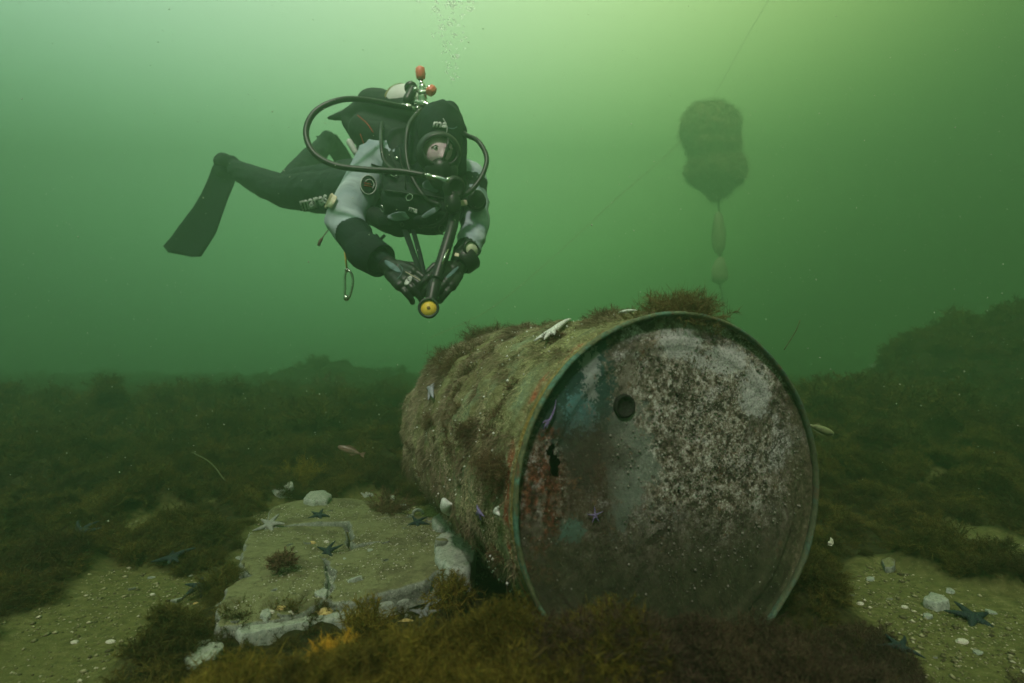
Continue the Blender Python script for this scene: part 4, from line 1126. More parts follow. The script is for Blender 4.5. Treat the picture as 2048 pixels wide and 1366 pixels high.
m.lathe(at(830, 205, 2.19), at(868, 212, 2.16) - at(830, 205, 2.19), [(0, .010), (.01, .014), (.02, .010), (.034, .014), (.05, .014), (.06, .009), (.08, .009)], 18)
m.ball(at(858, 176, 2.195), .011); m.ball(at(832, 180, 2.19), .012); m.ball(at(820, 213, 2.17), .008); m.ball(at(836, 216, 2.15), .0085)
m.build('valve', M_CHROME, tank)
def knob(p0, p1, r, nm='valve_knob'):
    ax = p1 - p0; L = ax.length; m = MB(); prof = [(0, r * .72), (L * .12, r * .95), (L * .6, r), (L * .88, r * .93), (L, r * .6)]; m.lathe(p0, ax, prof, 24)
    for i, v in enumerate(m.V):                               # fluted grip
        d = v - p0; h = d.dot(ax.normalized()); rad = d - ax.normalized() * h; k = i % 24
        if k % 3 == 0: m.V[i] = p0 + ax.normalized() * h + rad * .90
    return m.build(nm, M_CORAL, tank)
knob(at(842, 158, 2.20), at(840, 134, 2.20), .0195); knob(at(858, 186, 2.18), at(867, 176, 2.20), .019)
m = MB(); m.lathe(at(822, 176, 2.24), VIEW(at(822, 176, 2.24)), [(-.03, .018), (-.02, .025), (.0, .027), (.012, .024), (.016, .012), (.017, .001)], 24); m.cap(at(815, 200, 2.22), .02, at(826, 178, 2.24), .02, 12)
m.build('first_stage', M_RUB, tank)
m = MB(); m.lathe(at(802, 212, 2.20), at(842, 222, 2.14) - at(802, 212, 2.20), [(0, .009), (.01, .012), (.03, .012), (.034, .016), (.045, .016), (.05, .01), (.08, .010)], 18); m.build('first_stage', M_CHROME, tank)

# fins
M_FIN = plain('matt_black_fin_rubber', (.006, .012, .014), .85, 0, .3, 25, .2, .15)
def fin(heel, outline, depths, parent, side_rails=True):
    """outline: pairs (left px, right px) down the blade"""
    V, F = [], []; n = len(outline); T = .012
    for i, ((lx, ly), (rx, ry)) in enumerate(outline):
        d = depths[i]; w = VIEW(at(lx, ly, d))
        for k in range(7):
            s = k / 6; p = at(lx + (rx - lx) * s, ly + (ry - ly) * s, d + .015 * math.sin(s * math.pi))
            th = T * (1.6 if k in (0, 6) else .45 if k % 2 else .75) * (1 - .45 * i / n)
            V.append(p + w * th); V.append(p - w * th)
    for i in range(n - 1):
        for k in range(6):
            a, b, c, d = (i * 7 + k) * 2, (i * 7 + k + 1) * 2, ((i + 1) * 7 + k + 1) * 2, ((i + 1) * 7 + k) * 2
            F += [(a, b, c, d), (a + 1, d + 1, c + 1, b + 1)]
        for k in (0, 6):
            a, d = (i * 7 + k) * 2, ((i + 1) * 7 + k) * 2; F.append((a, d, d + 1, a + 1) if k == 0 else (a, a + 1, d + 1, d))
    F.append(tuple(2 * k for k in range(6, -1, -1)) + tuple(2 * k + 1 for k in range(7)))
    e = (n - 1) * 14; F.append(tuple(e + 2 * k for k in range(7)) + tuple(e + 2 * k + 1 for k in range(6, -1, -1)))
    f = empty('fin', heel); f.parent = DIV
    new_mesh('blade', V, F, M_FIN, f)
    return f
f1 = fin(at(455, 325, 3.28), [((432, 318), (474, 334)), ((424, 335), (474, 352)), ((415, 360), (466, 374)), ((402, 388), (455, 400)), ((385, 416), (444, 432)), ((362, 446), (432, 466)), ((342, 474), (416, 492)), ((326, 492), (402, 513)), ((336, 505), (384, 514))],
         [3.27, 3.26, 3.24, 3.22, 3.2, 3.18, 3.16, 3.14, 3.135], DIV)
MB().cap(at(462, 328, 3.30), .052, at(446, 340, 3.25), .044, 16).build('foot_pocket', M_FIN, f1)
f2 = fin(at(655, 282, 3.52), [((632, 272), (672, 268)), ((640, 285), (684, 284)), ((652, 300), (694, 298)), ((664, 316), (702, 312)), ((674, 332), (708, 326))], [3.52, 3.62, 3.72, 3.82, 3.92], DIV)
MB().cap(at(650, 286, 3.52), .055, at(662, 290, 3.60), .045, 16).build('foot_pocket', M_FIN, f2)

# gloves, each one closed surface with five fingers
def glove(wr, palm_dir, across, back, L, curls, thumb, mat, extra=None):
    """wr wrist point; palm_dir towards the fingers; across towards the thumb side; back = back of the hand"""
    d, a, n = palm_dir.normalized(), across.normalized(), back.normalized()
    m = MB()
    m.cap(wr - d * .035, .035, wr + d * .015, .033, 14)
    for s in (-1, -.35, .35, 1): m.cap(wr + d * .01 + a * s * .020, .023, wr + d * L * .5 + a * s * .034, .0195, 12)
    for k, (s, ln) in enumerate(((1, .90), (.36, 1.0), (-.34, .95), (-1, .78))):
        base = wr + d * L * .50 + a * s * .036; q = curls[k]; dd = d.copy(); r = .0142 if k < 3 else .0125; p = base
        for j, (seg, rr) in enumerate(((.40, 1), (.32, .93), (.28, .86))):
            ang = q * (j + .6) / 2.1
            dd = (d * math.cos(ang) - n * math.sin(ang) + a * s * .06).normalized(); p2 = p + dd * L * .5 * ln * seg * 1.15
            m.cap(p, r * rr, p2, r * rr * .92, 12); p = p2
    p = wr + d * .018 + a * .026; t1 = (d * .6 + a * thumb - n * .45).normalized(); p2 = p + t1 * .042; m.cap(p, .0175, p2, .0145, 12)
    t2 = (d * 1.0 + a * thumb * .1 - n * .8).normalized(); p3 = p2 + t2 * .034; m.cap(p2, .0142, p3, .0115, 12)
    return m.remeshed('glove', mat, DIV, voxel=.0034, smooth_it=2, disp=lambda V: .0012 * fbm(V, 60, 2, 45))
TORCH_C = at(862, 572, 1.80)
w1, w2 = at(786, 538, 1.905), at(908, 540, 1.93)
k1, k2 = at(838, 574, 1.80), at(872, 572, 1.80)
d1 = (k1 - w1).normalized(); d2 = (k2 - w2).normalized()
b1 = (VIEW(w1) + Vector((-.15, 0, .35))).normalized(); b1 = (b1 - d1 * b1.dot(d1)).normalized(); a1 = d1.cross(b1); a1 = a1 if a1.z > 0 else -a1
b2 = (VIEW(w2) + Vector((.25, 0, .35))).normalized(); b2 = (b2 - d2 * b2.dot(d2)).normalized(); a2 = d2.cross(b2); a2 = a2 if a2.z > 0 else -a2
g1 = glove(w1, d1, a1, b1, .185, (1.15, 1.25, 1.35, 1.5), .75, M_RUB)
g2 = glove(w2, d2, a2, b2, .175, (1.2, 1.3, 1.4, 1.5), .75, M_RUB)
GB1 = BVHTree.FromPolygons([v.co for v in g1.data.vertices], [p.vertices[:] for p in g1.data.polygons])
GB2 = BVHTree.FromPolygons([v.co for v in g2.data.vertices], [p.vertices[:] for p in g2.data.polygons])
def glove_patch(nm, g, bvh, x, y, rx, ry, ang, mat, **kw): return patch(nm, x, y, rx, ry, ang, mat, g, bvh, off=.002, th=.002, **kw)
pt = glove_patch('glove_emblem', g1, GB1, 817, 561, 5.5, 11, .62, M_PRINT); 
for q in range(5):
    P = [onto(GB1, 817 + (q - 2) * 3.2 * .58 * 1 + s * 1.2, 561 + (q - 2) * 3.2 * .8 - s * .9 * 0, .005)[0] for s in (-2.2, 2.2)]
    MB().tube(P, .0008, 5).build('emblem_stroke', M_RUB, pt)
glove_patch('glove_emblem', g2, GB2, 877, 566, 2.6, 8, -.1, M_PRINT)
glove_patch('glove_panel', g1, GB1, 786, 534, 20, 5.5, .62, M_TEALG)
glove_patch('glove_panel', g2, GB2, 904, 546, 18, 3.5, -.75, M_TEALG)
line_px('glove_seam', [(800, 530), (806, 540), (802, 552), (794, 560)], .6, M_TEALG, g1, GB1)
line_px('glove_seam', [(812, 545), (830, 556), (846, 566)], .6, M_CREAM, g1, GB1)
# flared cuffs
M_CUFF = M_BLACK
c0, c1 = at(722, 497, 2.0), at(784, 536, 1.91)
MB().lathe(c0, c1 - c0, [(0, .066), (.03, .070), (.09, .064), (.118, .062), (.12, .056), (.09, .050)], 26, cap=False).build('cuff', M_CUFF, DIV)
# wrist computer
wc = at(943, 499, 1.925); wn_ = (VIEW(wc) + Vector((.55, 0, .1))).normalized()
m = MB(); m.lathe(wc - wn_ * .02, wn_, [(0, .026), (.012, .034), (.022, .034), (.026, .028), (.022, .026)], 28, sx=.85, cap=False)
gz = m.build('wrist_gauge', M_RUB, DIV)
MB().lathe(wc - wn_ * .02, wn_, [(.018, .027), (.0225, .0265), (.0228, .001)], 28, sx=.85).build('gauge_dial', plain('pale_gauge_dial', (.72, .78, .55), .3, 0, .15, 50, 0), gz)
MB().lathe(at(928, 522, 1.955), at(905, 540, 1.935) - at(928, 522, 1.955), [(-.035, .046), (-.03, .050), (.01, .048), (.02, .040)], 24, cap=False).build('wrist_strap', M_RUB, DIV)
patch('strap_label', 914, 511, 4, 3, .2, M_CREAM, square=True, bvh=BV, push=.03)
MB().tube(catmull([at(948, 512, 1.97), at(950, 520, 1.97), at(954, 532, 1.965)], 5), .0025, 6).build('strap_end', M_RUB, DIV)
MB().tube(catmull([at(914, 548, 1.93), at(918, 558, 1.93), at(917, 566, 1.93)], 5), .0028, 6).build('strap_end', M_RUB, DIV)

# straps and inflator running from the vest to the hands
MB().tube([at(810, 460, 2.05), at(828, 510, 1.93), at(846, 560, 1.83)], [.013, .011, .009], 8, 0, True, .25).build('lanyard', M_WEB, DIV)
MB().tube([at(826, 460, 2.05), at(840, 510, 1.94), at(852, 560, 1.83)], [.010, .009, .007], 8, 0, True, .25).build('lanyard', M_WEB, DIV)
P = catmull([at(912, 418, 1.98), at(902, 462, 1.92), at(886, 515, 1.87), at(872, 560, 1.83)], 14)
MB().tube(P, [.0185 + .0020 * (k % 2) for k in range(len(P))], 14).build('corrugated_hose', M_RUB, DIV)
MB().tube([at(896, 498, 1.85), at(884, 528, 1.82)], .004, 8).build('bolt_snap', M_CHROME, DIV)

# clip hanging from the right elbow
m = MB().tube([at(690, 505, 1.99), at(694, 540, 1.98)], [.010, .009], 8, 0, True, .3); st = m.build('clip_strap', M_BRASS, DIV)
m = MB(); P = catmull([at(693, 540, 1.98), at(701, 544, 1.98), at(706, 560, 1.98), at(703, 580, 1.98), at(697, 596, 1.98), at(690, 594, 1.98), at(690, 575, 1.98), at(690, 552, 1.98), at(693, 540, 1.98)], 6)
m.tube(P, .0046, 8, 0, False); m.ball(at(693, 596, 1.98), .011); m.ball(at(694, 540, 1.98), .008)
m.build('carabiner', M_CHROME, DIV)
MB().tube(catmull([at(662, 452, 2.12), at(642, 480, 2.1), at(637, 492, 2.1)], 4), [.002] * 4 + [.006] * 4 + [.004], 8).build('loose_tab', plain('brown_tab', (.12, .06, .05), .6), DIV)

for o in list(COL.objects):                                    # parts were written in world coordinates
    top = o
    while top.parent: top = top.parent
    if top != DIV or o == DIV: continue
    if o.type == 'MESH':
        base = Vector((0, 0, 0)); q = o.parent
        base = Vector(DIV.location)
        o.data.transform(Matrix.Translation(-base))
        if o.parent in (mask, tank, f1, f2): o.data.transform(Matrix.Translation(base - o.parent.location))
        elif o.parent.parent in (mask,): o.data.transform(Matrix.Translation(base - mask.location))
for e in (mask, tank, f1, f2): e.location = Vector(e.location) - Vector(DIV.location)

# the torch in the hands is a thing of its own
TL = at(857, 606, 1.76)
tor = empty('dive_torch', TL); tag(tor, 'black dive torch with round yellow face held low in both gloved hands', 'torch')
fz = (VIEW(TL) + Vector((-.05, 0, .22))).normalized()
m = MB(); hd = at(857, 615, 1.745)
m.lathe(hd - fz * .055, fz, [(0, .014), (.012, .022), (.03, .031), (.05, .034), (.056, .033), (.056, .026), (.050, .025)], 36, cap=False)
m.lathe(hd - fz * .055, fz, [(-.002, .001), (0, .014)], 36, cap=False)
m.cap(hd - fz * .045 + Vector((.0, 0, .0)), .020, at(868, 572, 1.82), .022, 16); m.cap(at(868, 572, 1.82), .022, at(874, 552, 1.86), .020, 14)
for v in range(len(m.V)): m.V[v] -= TL
m.build('torch_body', M_RUB, tor)
m = MB(); m.lathe(hd - fz * .055 - TL, fz, [(.046, .0255), (.050, .0252), (.0505, .001)], 36); m.build('torch_face', M_YELLOW, tor)
m = MB(); m.lathe(hd - fz * .055 - TL, fz, [(.048, .006), (.052, .0055), (.0525, .001)], 20); m.build('bulb_cap', plain('amber_bulb_cap', (.30, .18, .05), .4), tor)
# exhaled bubbles
rs = np.random.default_rng(9)
mb = MB()
for k in range(190):
    h = rs.uniform(0, 1) ** .8; x = 902 - 6 * h + rs.normal() * (6 + 38 * h); y = 165 - 230 * h + rs.normal() * 6
    r = rs.uniform(.0012, .0045) * (1 + .8 * h) * (2.2 if rs.uniform() < .07 else 1); c = at(x, y, 2.2 + rs.normal() * .09)
    mb.ball(c, r * rs.uniform(1, 1.8), r * rs.uniform(1, 1.5), r * .6, Matrix.Rotation(rs.uniform(-.7, .7), 3, 'Y'), 8)
for x, y, r in ((885, 55, .013), (900, 48, .011), (905, 158, .008), (872, 20, .014), (938, 18, .012)): mb.ball(at(x, y, 2.2), r * 1.3, r, r * .55, Matrix.Rotation(.4, 3, 'Y'), 16)
t = NT('bubble_film'); t.n.remove(t.b); tr = t.n.new('ShaderNodeBsdfTransparent'); gl = t.n.new('ShaderNodeBsdfGlossy'); gl.inputs['Roughness'].default_value = .15
lw = t.n.new('ShaderNodeLayerWeight'); lw.inputs[0].default_value = .45; mx = t.n.new('ShaderNodeMixShader'); df = t.n.new('ShaderNodeBsdfTranslucent'); df.inputs[0].default_value = (1, 1, 1, 1); ad = t.n.new('ShaderNodeMixShader'); ad.inputs[0].default_value = .9; t.l.new(gl.outputs[0], ad.inputs[1]); t.l.new(df.outputs[0], ad.inputs[2]); fc = t.mr(lw.outputs['Facing'], 0, 1, .06, .5); t.l.new(fc, mx.inputs[0]); t.l.new(tr.outputs[0], mx.inputs[1]); t.l.new(ad.outputs[0], mx.inputs[2]); t.l.new(mx.outputs[0], t.o.inputs[0])
o = mb.build('exhaled_bubbles', t.m); tag(o, 'faint stream of exhaled bubbles rising above the diver', 'bubbles', kind='stuff')

# ------------------------------------------------------------ stones, slabs and shells on the bed
def stone_mat(name, a, b, silt=(.185, .185, .080), silt_amt=.9):
    t = NT(name); nb = t.noise(14, 4, .6); nm = t.noise(70, 5, .7); nf = t.noise(260, 3, .75)
    v = t.vor(90)
    col = t.ramp(nm, [(.3, a), (.7, b)])
    col = t.mix(t.mr(nf, .58, .66, 0, .8), col, (.50, .50, .44)); col = t.mix(t.mr(nf, .42, .36, 0, .7), col, (.04, .045, .035))
    up = t.xyz(t.geo.outputs['Normal'])[2]
    s = t.ramp(nm, [(.3, tuple(x * .72 for x in silt)), (.7, tuple(x * 1.2 for x in silt))])
    s = t.mix(t.mr(nb, .50, .62, 0, .7), s, (.085, .070, .030)); s = t.mix(t.mr(nf, .60, .68, 0, .5), s, (.36, .36, .22)); s = t.mix(t.mr(nm, .40, .34, 0, .6), s, (.05, .045, .02))
    m = t.math('MULTIPLY', t.mr(t.math('ADD', up, t.math('MULTIPLY', t.math('SUBTRACT', nb, .5), .5)), .72, .9), silt_amt)
    col = t.mix(m, col, s); t.bump(t.math('ADD', nm, nf), .55, .004); return t.done(col, .9, 0, .15)
M_STONE = stone_mat('silted_grey_stone', (.12, .13, .11), (.30, .32, .27))
M_PALE = stone_mat('pale_stone', (.26, .30, .26), (.48, .52, .45), silt_amt=.25)
M_SHELL = stone_mat('bleached_shell', (.50, .47, .38), (.75, .72, .62), silt_amt=.1)
M_YSHELL = stone_mat('yellowed_shell', (.50, .36, .12), (.68, .52, .22), silt_amt=.05)

def slab(name, pts, ztop, thick, mat, label, cat='stone', seed=0, group=None, rough=.0035, dome=.0, rim=.010, slope=(0, 0), wob=.006):
    """flat broken stone with the given outline in world xy"""
    P = np.array([[p.x, p.y] for p in pts]); c = P.mean(0)
    seg = np.roll(P, -1, 0) - P; Ls = np.hypot(*seg.T); tot = Ls.sum(); n = 120; out = []
    cum = np.r_[0, np.cumsum(Ls)]
    for k in range(n):
        s = tot * k / n; i = min(np.searchsorted(cum, s, 'right') - 1, len(P) - 1); out.append(P[i] + seg[i] * (s - cum[i]) / Ls[i])
    B = np.array(out)
    for _ in range(3): B = (B + np.roll(B, 1, 0) * .5 + np.roll(B, -1, 0) * .5) / 2
    d = B - c; B = B + d / np.linalg.norm(d, axis=1)[:, None] * (wob * fbm(B, 30, 4, seed + 5, .65))[:, None]
    rings = [(s, 0) for s in np.linspace(0.02, .93, 16)] + [(.97, .0015), (1.0, .006), (1.012, .35), (.985, .65), (1.02, 1.0)]
    V = []
    for s, dz in rings:
        R_ = c + (B - c) * s
        z = ztop + slope[0] * (R_[:, 0] - c[0]) + slope[1] * (R_[:, 1] - c[1]) + rough * fbm(R_, 16, 4, seed) + rough * .5 * fbm(R_, 90, 3, seed + 3) + dome * (1 - s * s)
        drop = dz if dz < .1 and dz > 0 and s <= 1.0 else 0
        if s > .94: z = z - (drop if dz < .1 else thick * dz)
        jit = (.004 * fbm(np.c_[R_ * 1, np.full(n, dz * 3)], 60, 3, seed + 9)) if dz > .1 else 0
        dirn = (B - c) / np.linalg.norm(B - c, axis=1)[:, None]
        R2 = R_ + dirn * (jit[:, None] if hasattr(jit, 'shape') else jit)
        V.append(np.c_[R2, z])
    V = np.concatenate(V); m = len(rings)
    i = np.arange(m * n).reshape(m, n)
    F = np.stack([i[:-1], i[1:], np.roll(i[1:], -1, 1), np.roll(i[:-1], -1, 1)], -1).reshape(-1, 4)
    F = [tuple(f) for f in F[:, ::-1]] + [tuple(i[0])]
    o = new_mesh(name, V, F, mat); o.data.validate(); recentre(o)
    return tag(o, label, cat, group)

def gp(L, z=0): return [gpt(x, y, z) for x, y in L]
slab('stone_slab', gp([(455, 1168), (560, 1130), (640, 1112), (660, 1150), (648, 1200), (580, 1226), (480, 1240), (432, 1246), (428, 1205)], .035), .034, .045, M_STONE,
     'left half of the nearest silt covered slab, in front of the small red brown tuft', seed=1, slope=(0, .05), dome=.003, wob=.016)
slab('stone_slab', gp([(648, 1110), (700, 1098), (850, 1062), (905, 1080), (898, 1130), (850, 1168), (700, 1202), (655, 1208), (668, 1150)], .035), .040, .045, M_STONE,
     'right half of the nearest silt covered slab, under the grey starfish', seed=21, slope=(.06, .02), dome=.003, wob=.016)
slab('stone_slab', gp([(475, 1128), (500, 1070), (560, 1052), (690, 1040), (700, 1092), (600, 1118), (500, 1150)], .03), .026, .05, M_STONE,
     'middle silt covered slab on the left, behind the crack with the red brown tuft', seed=2, dome=.003, wob=.014, slope=(-.08, 0))
slab('stone_slab', gp([(696, 1036), (860, 1036), (935, 1062), (900, 1078), (760, 1084), (708, 1092)], .03), .034, .05, M_STONE,
     'middle silt covered slab on the right, beside the rounded stone under the drum', seed=22, dome=.003, wob=.014)
slab('stone_slab', gp([(528, 1062), (540, 1018), (600, 1000), (700, 998), (790, 1012), (820, 1036), (700, 1045), (590, 1052)], .030), .036, .05, M_STONE,
     'farthest of the flat silt covered slabs, beside the oval pale stone', seed=3)
slab('stone_slab', gp([(420, 1215), (455, 1250), (560, 1262), (700, 1235), (880, 1180), (940, 1120), (935, 1080), (760, 1120), (500, 1160)], .01), .018, .03, M_PALE,
     'pale rough lower slab showing under the front edge of the nearest slab', seed=4, rough=.006)
slab('stone', gp([(468, 1270), (540, 1250), (612, 1240), (622, 1255), (540, 1272), (480, 1286)], .01), .022, .03, M_PALE, 'long thin pale green stone in the algae below the slab edge', seed=5)
slab('stone', gp([(365, 1335), (395, 1298), (440, 1285), (452, 1305), (430, 1330), (385, 1350)], .01), .022, .03, M_PALE, 'broken pale green stone half hidden in the lower left foreground algae', seed=15, rough=.008)
slab('stone', gp([(870, 1095), (900, 1075), (940, 1085), (952, 1120), (940, 1155), (895, 1160), (868, 1130)], .04), .062, .05, M_PALE, 'layered pale stone between the slabs and the drum', seed=6, dome=.012, rough=.008)
slab('stone', gp([(862, 1050), (885, 1032), (920, 1035), (932, 1055), (905, 1068), (875, 1068)], .04), .058, .045, M_PALE, 'rounded pale stone tucked under the drum near the ring shaped shell', seed=7, dome=.01, rough=.006)
slab('stone', gp([(606, 1012), (618, 997), (650, 994), (664, 1004), (655, 1014), (625, 1016)], .03), .052, .03, M_PALE, 'smooth oval pale stone on the back slab', seed=8, dome=.012, rough=.001)
slab('stone', gp([(490, 992), (520, 978), (550, 962), (575, 972), (588, 990), (560, 994), (520, 996)], .03), .035, .05, M_PALE, 'fan shaped pale green stone standing out of the algae left of the slabs', seed=9, dome=.012, rough=.014, slope=(.35, 0))
slab('stone', gp([(905, 1080), (925, 1070), (942, 1078), (930, 1088)], .04), .074, .03, M_STONE, 'small flat stone on top of the layered stone', seed=10, dome=.004)
slab('stone', gp([(1765, 1135), (1778, 1126), (1792, 1134), (1790, 1150), (1770, 1152)], .0), .018, .04, M_STONE, 'squarish brown pebble at the edge of the right sand patch', seed=11, dome=.004)
slab('stone', gp([(1845, 1212), (1862, 1198), (1885, 1206), (1900, 1216), (1875, 1222)], .0), .014, .03, M_PALE, 'blue green pale pebble on the right sand patch', seed=12, dome=.006)
slab('stone', gp([(1735, 742), (1752, 730), (1780, 734), (1790, 748), (1760, 752)], .30), .44, .4, M_PALE, 'faint pale boulder far off in the water right of the drum', seed=13, dome=.05, wob=.03)
slab('stone', gp([(1655, 1085), (1661, 1076), (1668, 1080), (1664, 1088)], .06), .062, .006, M_SHELL, 'tiny white stone glinting in dark algae right of the rim', seed=14, dome=.003)
SLABS = []
for o in COL.objects:
    if o.name.startswith('stone') and o.type == 'MESH':
        SLABS.append(BVHTree.FromPolygons([v.co + o.location for v in o.data.vertices], [p.vertices[:] for p in o.data.polygons]))
def top_z(x, y):
    z = [h[0].z for b in SLABS for h in [b.ray_cast(Vector((x, y, .5)), Vector((0, 0, -1)))] if h[0] is not None and h[0].z < .2]
    g = gh(x, y)
    return max(z + [g])
def on_bed(px_, py_):
    """the bed or slab surface seen at a pixel"""
    z = .03
    for _ in range(6): c = gpt(px_, py_, z); z = top_z(c.x, c.y)
    return Vector((c.x, c.y, z))
for k, (x, y, s, z, lab, mt) in enumerate([
        (541, 1225, 9, .045, 'white broken shell at the left end of the nearest slab edge', M_SHELL), (562, 1216, 11, .05, 'cream shell standing upright on the front slab edge', M_YSHELL),
        (582, 1226, 8, .045, 'small white shell right of the upright cream shell', M_SHELL), (650, 1224, 26, .04, 'long yellowish shell strip along the front slab edge', M_YSHELL),
        (745, 985, 17, .05, 'yellow shell cluster behind the back slab', M_YSHELL), (652, 1114, 7, .065, 'small white shell in the crack beside the dark starfish', M_SHELL),
        (623, 1118, 11, .06, 'yellow green shell in the crack of the slabs', M_YSHELL), (812, 1178, 20, .055, 'pale yellow bivalve shell under the grey starfish', M_YSHELL),
        (1925, 1284, 16, .02, 'white oval shell on the right sand patch', M_SHELL), (1810, 1215, 8, .015, 'small cream shell left of the blue green pebble', M_SHELL),
        (1722, 1208, 8, .015, 'small white shell at the left border of the right sand patch', M_SHELL), (1840, 1110, 8, .02, 'tiny pale shell on the far tip of the right sand patch', M_SHELL),
        (305, 1190, 7, .015, 'white shell fragment in the middle of the left sand patch', M_SHELL), (100, 1186, 9, .02, 'pale shell near the upper edge of the left sand patch', M_SHELL),
        (222, 1284, 12, .015, 'large white shell fragment low on the left sand patch', M_SHELL), (150, 1285, 9, .015, 'oval white shell near the bottom of the left sand patch', M_SHELL),
        (396, 1176, 11, .03, 'upright cream shell beside the blue black starfish', M_YSHELL), (414, 1191, 6, .03, 'round cream shell at the tip of the blue black starfish', M_SHELL),
        (392, 1208, 6, .03, 'small yellow shell below the blue black starfish', M_YSHELL), (340, 997, 5, .03, 'tiny pale shell in the algae behind the left sand strip', M_SHELL)]):
    c = on_bed(x, y); z = c.z + .002; d = c.y; a = s * .8 / FPX * d; rr = np.random.default_rng(50 + k)
    n = 11; P = [c + Vector((a * math.cos(q) * rr.uniform(.8, 1.1), a * .75 * math.sin(q) * rr.uniform(.7, 1.1), 0)) for q in np.linspace(0, 2 * math.pi, n, endpoint=False)]
    slab('shell', P, z, .004 + a * .04, mt, lab, 'shell', 60 + k, 'shells and shell fragments on the bed', rough=a * .16, dome=a * .30, wob=a * .3)
def fragments():
    rs = np.random.default_rng(88); edge = [(430, 1240), (470, 1245), (520, 1240), (575, 1230), (640, 1215), (700, 1205), (760, 1190), (820, 1178), (455, 1165), (480, 1120), (505, 1070), (860, 1045), (820, 1030), (930, 1075), (945, 1150), (880, 1170),
             (950, 1110), (965, 1060), (780, 1000), (730, 992), (690, 990), (520, 1020), (600, 990), (915, 1020), (890, 1012), (850, 1008), (690, 1110), (620, 1122), (730, 1100), (770, 1088), (1740, 1160), (1800, 1190), (1700, 1190), (1850, 1240), (1900, 1190), (1980, 1230), (1960, 1310), (1880, 1320),
             (380, 1150), (300, 1160), (350, 1210), (260, 1180)]
    marks = [(540, 1052, 'pale grey starfish'), (638, 1033, 'dark blue starfish on the back slab'), (635, 1005, 'smooth oval stone'), (745, 985, 'yellow shell cluster'), (850, 1163, 'grey starfish on the nearest slab'), (910, 1115, 'layered pale stone'),
             (895, 1050, 'rounded stone under the drum'), (836, 1030, 'ring shaped shell'), (565, 1125, 'red brown tuft in the slab crack'), (655, 1105, 'dark starfish in the slab crack'), (562, 1216, 'upright cream shell on the slab edge'), (650, 1224, 'long yellowish shell strip'),
             (540, 1262, 'long thin pale stone'), (398, 1195, 'blue black starfish with cream shells'), (345, 1138, 'dark blue starfish above the left sand'), (1865, 1210, 'blue green pebble'), (1945, 1240, 'large dark blue starfish'), (1925, 1284, 'white oval shell'), (1778, 1140, 'squarish brown pebble'), (1800, 1325, 'half buried dark starfish')]
    used = set()
    for k, (x, y) in enumerate(edge):
        x += rs.normal() * 8; y += rs.normal() * 5; w = rs.uniform(5, 15) * (1.25 if k < 20 else .9); c = on_bed(x, y); a = w / FPX * c.y
        n = rs.integers(5, 8); P = [c + Vector((a * math.cos(q) * rs.uniform(.5, 1.3), a * .8 * math.sin(q) * rs.uniform(.5, 1.3), 0)) for q in np.linspace(0, 2 * math.pi, n, endpoint=False)]
        pale = rs.uniform() < .6
        size = 'tiny' if w < 8 else 'small' if w < 12 else 'medium'; hue = 'pale' if pale else 'grey green'
        for mx_, my_, what in sorted(marks, key=lambda m: math.hypot((m[0] - x), (m[1] - y) * 2)):
            dx, dy = x - mx_, (y - my_) * 2
            where = ('just left of' if dx < 0 else 'just right of') if abs(dx) > abs(dy) else ('just behind' if dy < 0 else 'just in front of')
            lab = f'{size} {hue} fragment {where} the {what}'
            if lab not in used: break
        used.add(lab)
        slab('stone_fragment', P, c.z + a * rs.uniform(.25, .6), .012 + a * .6, M_PALE if pale else M_STONE, lab, 'stone', 700 + k,
             'loose stone fragments on the slabs and sand', rough=a * .25, slope=(rs.uniform(-.3, .3), rs.uniform(-.3, .3)), wob=a * .35)
fragments()
# ring shaped shells by the drum
for k, (x, y, r, lab) in enumerate([(836, 1030, .016, 'open ring shaped pale shell beside the drum'), (806, 1022, .018, 'tall curved pale shell left of the ring shaped one')]):
    c = on_bed(x, y); c.z += .004; o = MB().tube([c + Vector((r * math.cos(a), 0, r * .8 * math.sin(a))) for a in np.linspace(-.6, 3.5, 14)], [.002 + .0035 * math.sin(q) for q in np.linspace(.2, 2.9, 14)], 8).build('shell', M_PALE)
    recentre(o); tag(o, lab, 'shell', 'shells and shell fragments on the bed')

def bed_star(x, y, z, wpx, mat, label, rot=0, n=5, wid=.17, tilt=(0, -.25, 1), curls=None, lens=None, up=0):
    c = on_bed(x, y); c.z += up; c.z += wid * wpx / 2 / FPX * c.y * .35; L = wpx / 2 / FPX * c.y
    rr = np.random.default_rng(int(x + y)); arms = [(rot + 72 * k + rr.uniform(-9, 9), L * (lens[k] if lens else rr.uniform(.85, 1.1)), (curls[k] if curls else rr.uniform(-.6, .6))) for k in range(n)]
    return starfish(c, tilt, arms, mat, label, wid, bendz=-.35, group='starfish')
bed_star(540, 1052, .075, 66, S_PALE, 'pale grey starfish draped over the left corner of the back slabs', 20, tilt=(-.2, -.6, 1), wid=.2)
bed_star(638, 1033, .055, 56, S_BLUE, 'dark blue starfish on the back slab', 5)
bed_star(655, 1105, .068, 60, S_BLUE, 'dark starfish with raised arm in the crack between the slabs', 90, tilt=(0, -.6, 1))
bed_star(850, 1163, .085, 66, S_GREY, 'grey starfish draped over the right end of the nearest slab', 80, tilt=(.1, -.6, 1), wid=.19)
bed_star(905, 1155, .085, 28, S_YEL, 'small yellow starfish at the foot of the layered stone', 30)
bed_star(835, 1048, .05, 60, S_BLUE, 'blue black starfish under the ring shaped shell', 60)
bed_star(345, 1138, .03, 76, S_BLUE, 'dark blue starfish with one thin raised arm above the left sand', 60, up=.022, lens=(1.1, .6, 1, .6, .6), tilt=(0, -.4, 1), wid=.24)
bed_star(398, 1195, .02, 76, S_BLUE, 'blue black starfish among cream shells at the right of the left sand patch', 25, wid=.19, up=.018)
